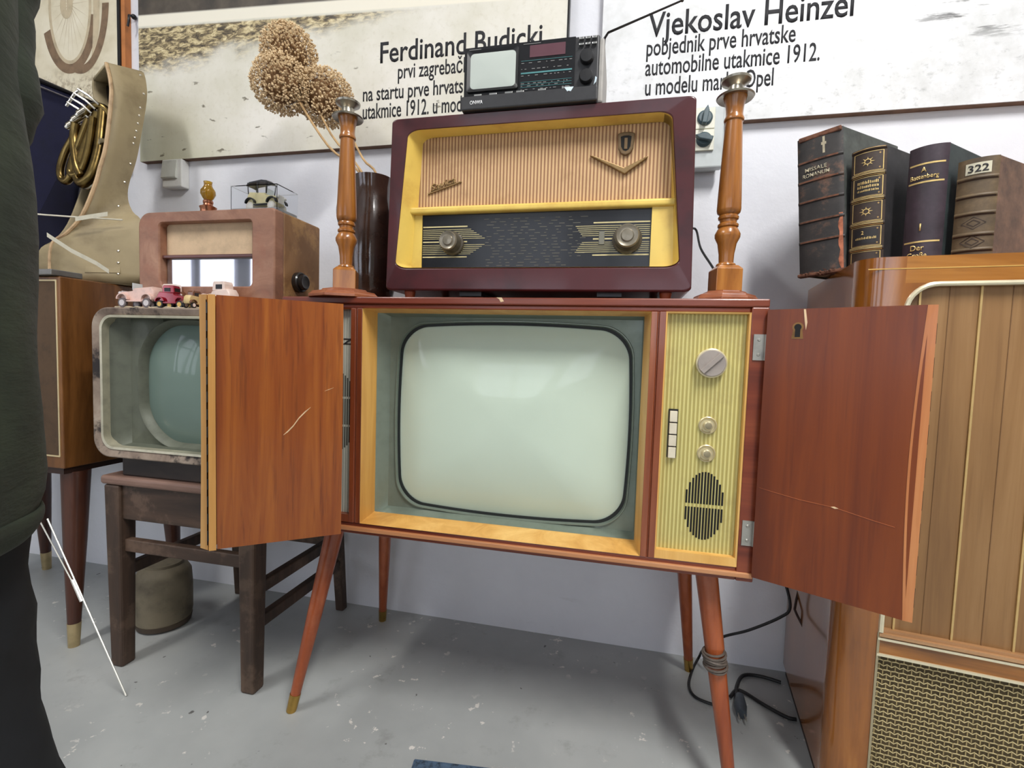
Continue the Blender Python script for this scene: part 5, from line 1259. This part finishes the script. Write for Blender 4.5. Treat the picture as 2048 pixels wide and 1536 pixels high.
def sleeve(side):
    x = pcx+side*.137
    P_ = [(x-side*.03, pcy-.01, 1.44), (x+side*.050, pcy-.005, 1.36), (x+side*.048, pcy-.005, 1.26), (x+side*.042, pcy-.03, 1.165), (x+side*.035, pcy+.0, 1.08), (x+side*.022, pcy+.05, 1.00), (x+side*.005, pcy+.10, .93)]
    R_ = [.070, .074, .068, .064, .060, .056, .050]
    pts = catmull([Vector(p) for p in P_], 6); m_ = MB(); n = len(pts); rs = []
    for i in range(n):
        q = i/(n-1)*(len(R_)-1); a = int(q); r = R_[a]+(R_[min(a+1, len(R_)-1)]-R_[a])*(q-a); rs.append(r*(1+.035*math.sin(i*1.15)+.02*math.sin(i*2.9)))
    m_.tube(pts, rs, 20); return build('sleeve', m_, OLV[0], jo, smooth='all')
sleeve(1); sleeve(-1)
col_ = MB().loft([oval(pcx, pcy+.01, z, a, b_, 32) for z, a, b_ in ((1.49, .115, .092), (1.54, .098, .085), (1.585, .095, .088), (1.588, .085, .078), (1.54, .082, .072))], cap=False)
build('collar', col_, OLV[0], jo, smooth='all', solid=.004)
# trousers
def trouser(pts, rs):
    P_ = catmull([Vector(p) for p in pts], 5); n = len(P_)
    rings_ = []
    for i, p in enumerate(P_):
        q = i/(n-1)*(len(rs)-1); a = int(q); r = rs[a]+(rs[min(a+1, len(rs)-1)]-rs[a])*(q-a); r *= 1+.02*math.sin(i*1.9)
        rings_.append(oval(p.x, p.y, p.z, r, r*1.05, 24, .02, i*.8))
    return MB().loft(rings_, cap=False)
build('trouser_leg', trouser([(pcx+.095, pcy, .90), (pcx+.120, pcy+.01, .72), (pcx+.138, pcy+.025, .54), (pcx+.142, pcy+.03, .40), (pcx+.165, pcy+.02, .24), (pcx+.185, pcy+.005, .06)], [.104, .104, .104, .106, .106, .100]), BLK, PS, smooth='all', solid=.006)
build('trouser_leg', trouser([(pcx-.095, pcy, .90), (pcx-.11, pcy-.01, .70), (pcx-.115, pcy-.02, .50), (pcx-.12, pcy-.04, .28), (pcx-.12, pcy-.06, .06)], [.104, .104, .095, .092, .090]), BLK, PS, smooth='all', solid=.006)
for (fx, fy) in ((pcx+.18, pcy), (pcx-.12, pcy-.06)):
    sh1 = MB().loft([oval(fx+.0, fy+.045, z, a, b_, 24) for z, a, b_ in ((0, .046, .135), (.02, .049, .138), (.045, .047, .130), (.075, .043, .10), (.105, .040, .075))])
    so_ = build('shoe', sh1, plain('black_shoe_leather', (24, 22, 22), .4, 0, .15, 30), PS, smooth='all')
    build('sole', MB().loft([oval(fx, fy+.045, z, .051, .141, 24) for z in (0.0005, .018)]), plain('shoe_sole', (52, 46, 42), .8), so_)
# head with face looking towards the exhibits (+Y)
hm = MB(); q = bmesh.ops.create_uvsphere(hm.bm, u_segments=40, v_segments=28, radius=1)
hc = Vector((pcx, pcy+.035, 1.695))
for v in hm.bm.verts:
    x, y, z = v.co; X, Y, Z = x*.076, y*.098, z*.122
    if z < 0: X *= 1-.28*(-z)**1.5; Y *= 1-.12*(-z)**1.2; Y += .018*(-z) if y > 0 else .012*(-z)
    g = lambda cx_, cz_, s_x, s_z: math.exp(-((X-cx_)/s_x)**2-((Z-cz_)/s_z)**2)
    if y > 0:
        Y += .024*g(0, -.022, .011, .018)+.012*g(0, .002, .008, .022)-.010*(g(.031, .006, .016, .012)+g(-.031, .006, .016, .012))+.005*(g(.03, .026, .024, .008)+g(-.03, .026, .024, .008))
        Y += .006*g(0, -.058, .022, .007)-.005*g(0, -.0635, .024, .003)+.006*g(0, -.070, .020, .006)+.010*g(0, -.098, .018, .012)
    v.co = hc+Vector((X, Y, Z))
hd_ = build('head', hm, SKIN, PS, smooth='all', sub=1)
for sd in (-1, 1):
    build('eye', MB().ball(hc+Vector((sd*.031, .079, .006)), .0115, 2), plain('eye_white', (232, 228, 222), .2), hd_, smooth='all')
    build('iris', MB().ball(hc+Vector((sd*.031, .0865, .006)), .0055, 2), plain('eye_brown', (60, 40, 28), .2), hd_, smooth='all')
    build('ear', MB().tube([hc+Vector((sd*.074, .0, .022)), hc+Vector((sd*.084, -.016, .018)), hc+Vector((sd*.084, -.018, -.006)), hc+Vector((sd*.076, -.006, -.030)), hc+Vector((sd*.073, .002, -.012))], [.007]*5, 10), SKIN, hd_, smooth='all')
hr = MB(); bmesh.ops.create_uvsphere(hr.bm, u_segments=40, v_segments=28, radius=1)
for v in hr.bm.verts:
    x, y, z = v.co; n_ = 1+.02*noise.noise(Vector((x*9, y*9, z*14)))
    cut = 1.0
    Y, Z = y*.106, z*.130
    if y > .25 and z < .45: Y = min(Y, .045); cut = .93
    if z < -.35: Z = max(Z, -.066)
    v.co = hc+Vector((x*.0835*n_*cut, Y*n_-.006, Z*n_+.008))
build('hair', hr, HAIR, PS, smooth='all')
# hands: palm, four fingers and a thumb each, hanging at the pockets
def hand(side):
    w = Vector((pcx+side*.14, pcy+.108, .925)); d = Vector((side*-.42, .18, -.90)).normalized(); u = Vector((0, 1, .22)).normalized(); nrm = d.cross(u).normalized()
    vs = [w, w+d*.045, w+d*.085]; es = [(0, 1), (1, 2)]; rd = [(.026, .018), (.036, .015), (.036, .013)]
    o = skin('hand', vs, es, rd, SKIN, PS, 2)
    for k, (ln, off) in enumerate(((.068, -.028), (.078, -.009), (.073, .010), (.058, .028))):
        b0 = w+d*.088+u*-off; c1 = b0+d*ln*.42+nrm*side*.006; c2 = c1+d*ln*.3+nrm*side*.012; c3 = c2+d*ln*.22+nrm*side*.013
        skin('finger', [b0-d*.02, b0, c1, c2, c3], [(0, 1), (1, 2), (2, 3), (3, 4)], [.0095, .0095, .0088, .008, .007], SKIN, o, 1)
    t0 = w+d*.03+u*.03; skin('thumb', [t0-u*.015, t0+u*.012+d*.012, t0+u*.02+d*.04+nrm*side*.01, t0+u*.018+d*.062+nrm*side*.016], [(0, 1), (1, 2), (2, 3)], [.012, .011, .0098, .008], SKIN, o, 1)
hand(1); hand(-1)
PS.rotation_euler.z = PI/2     # turned to the left, right side towards the exhibits
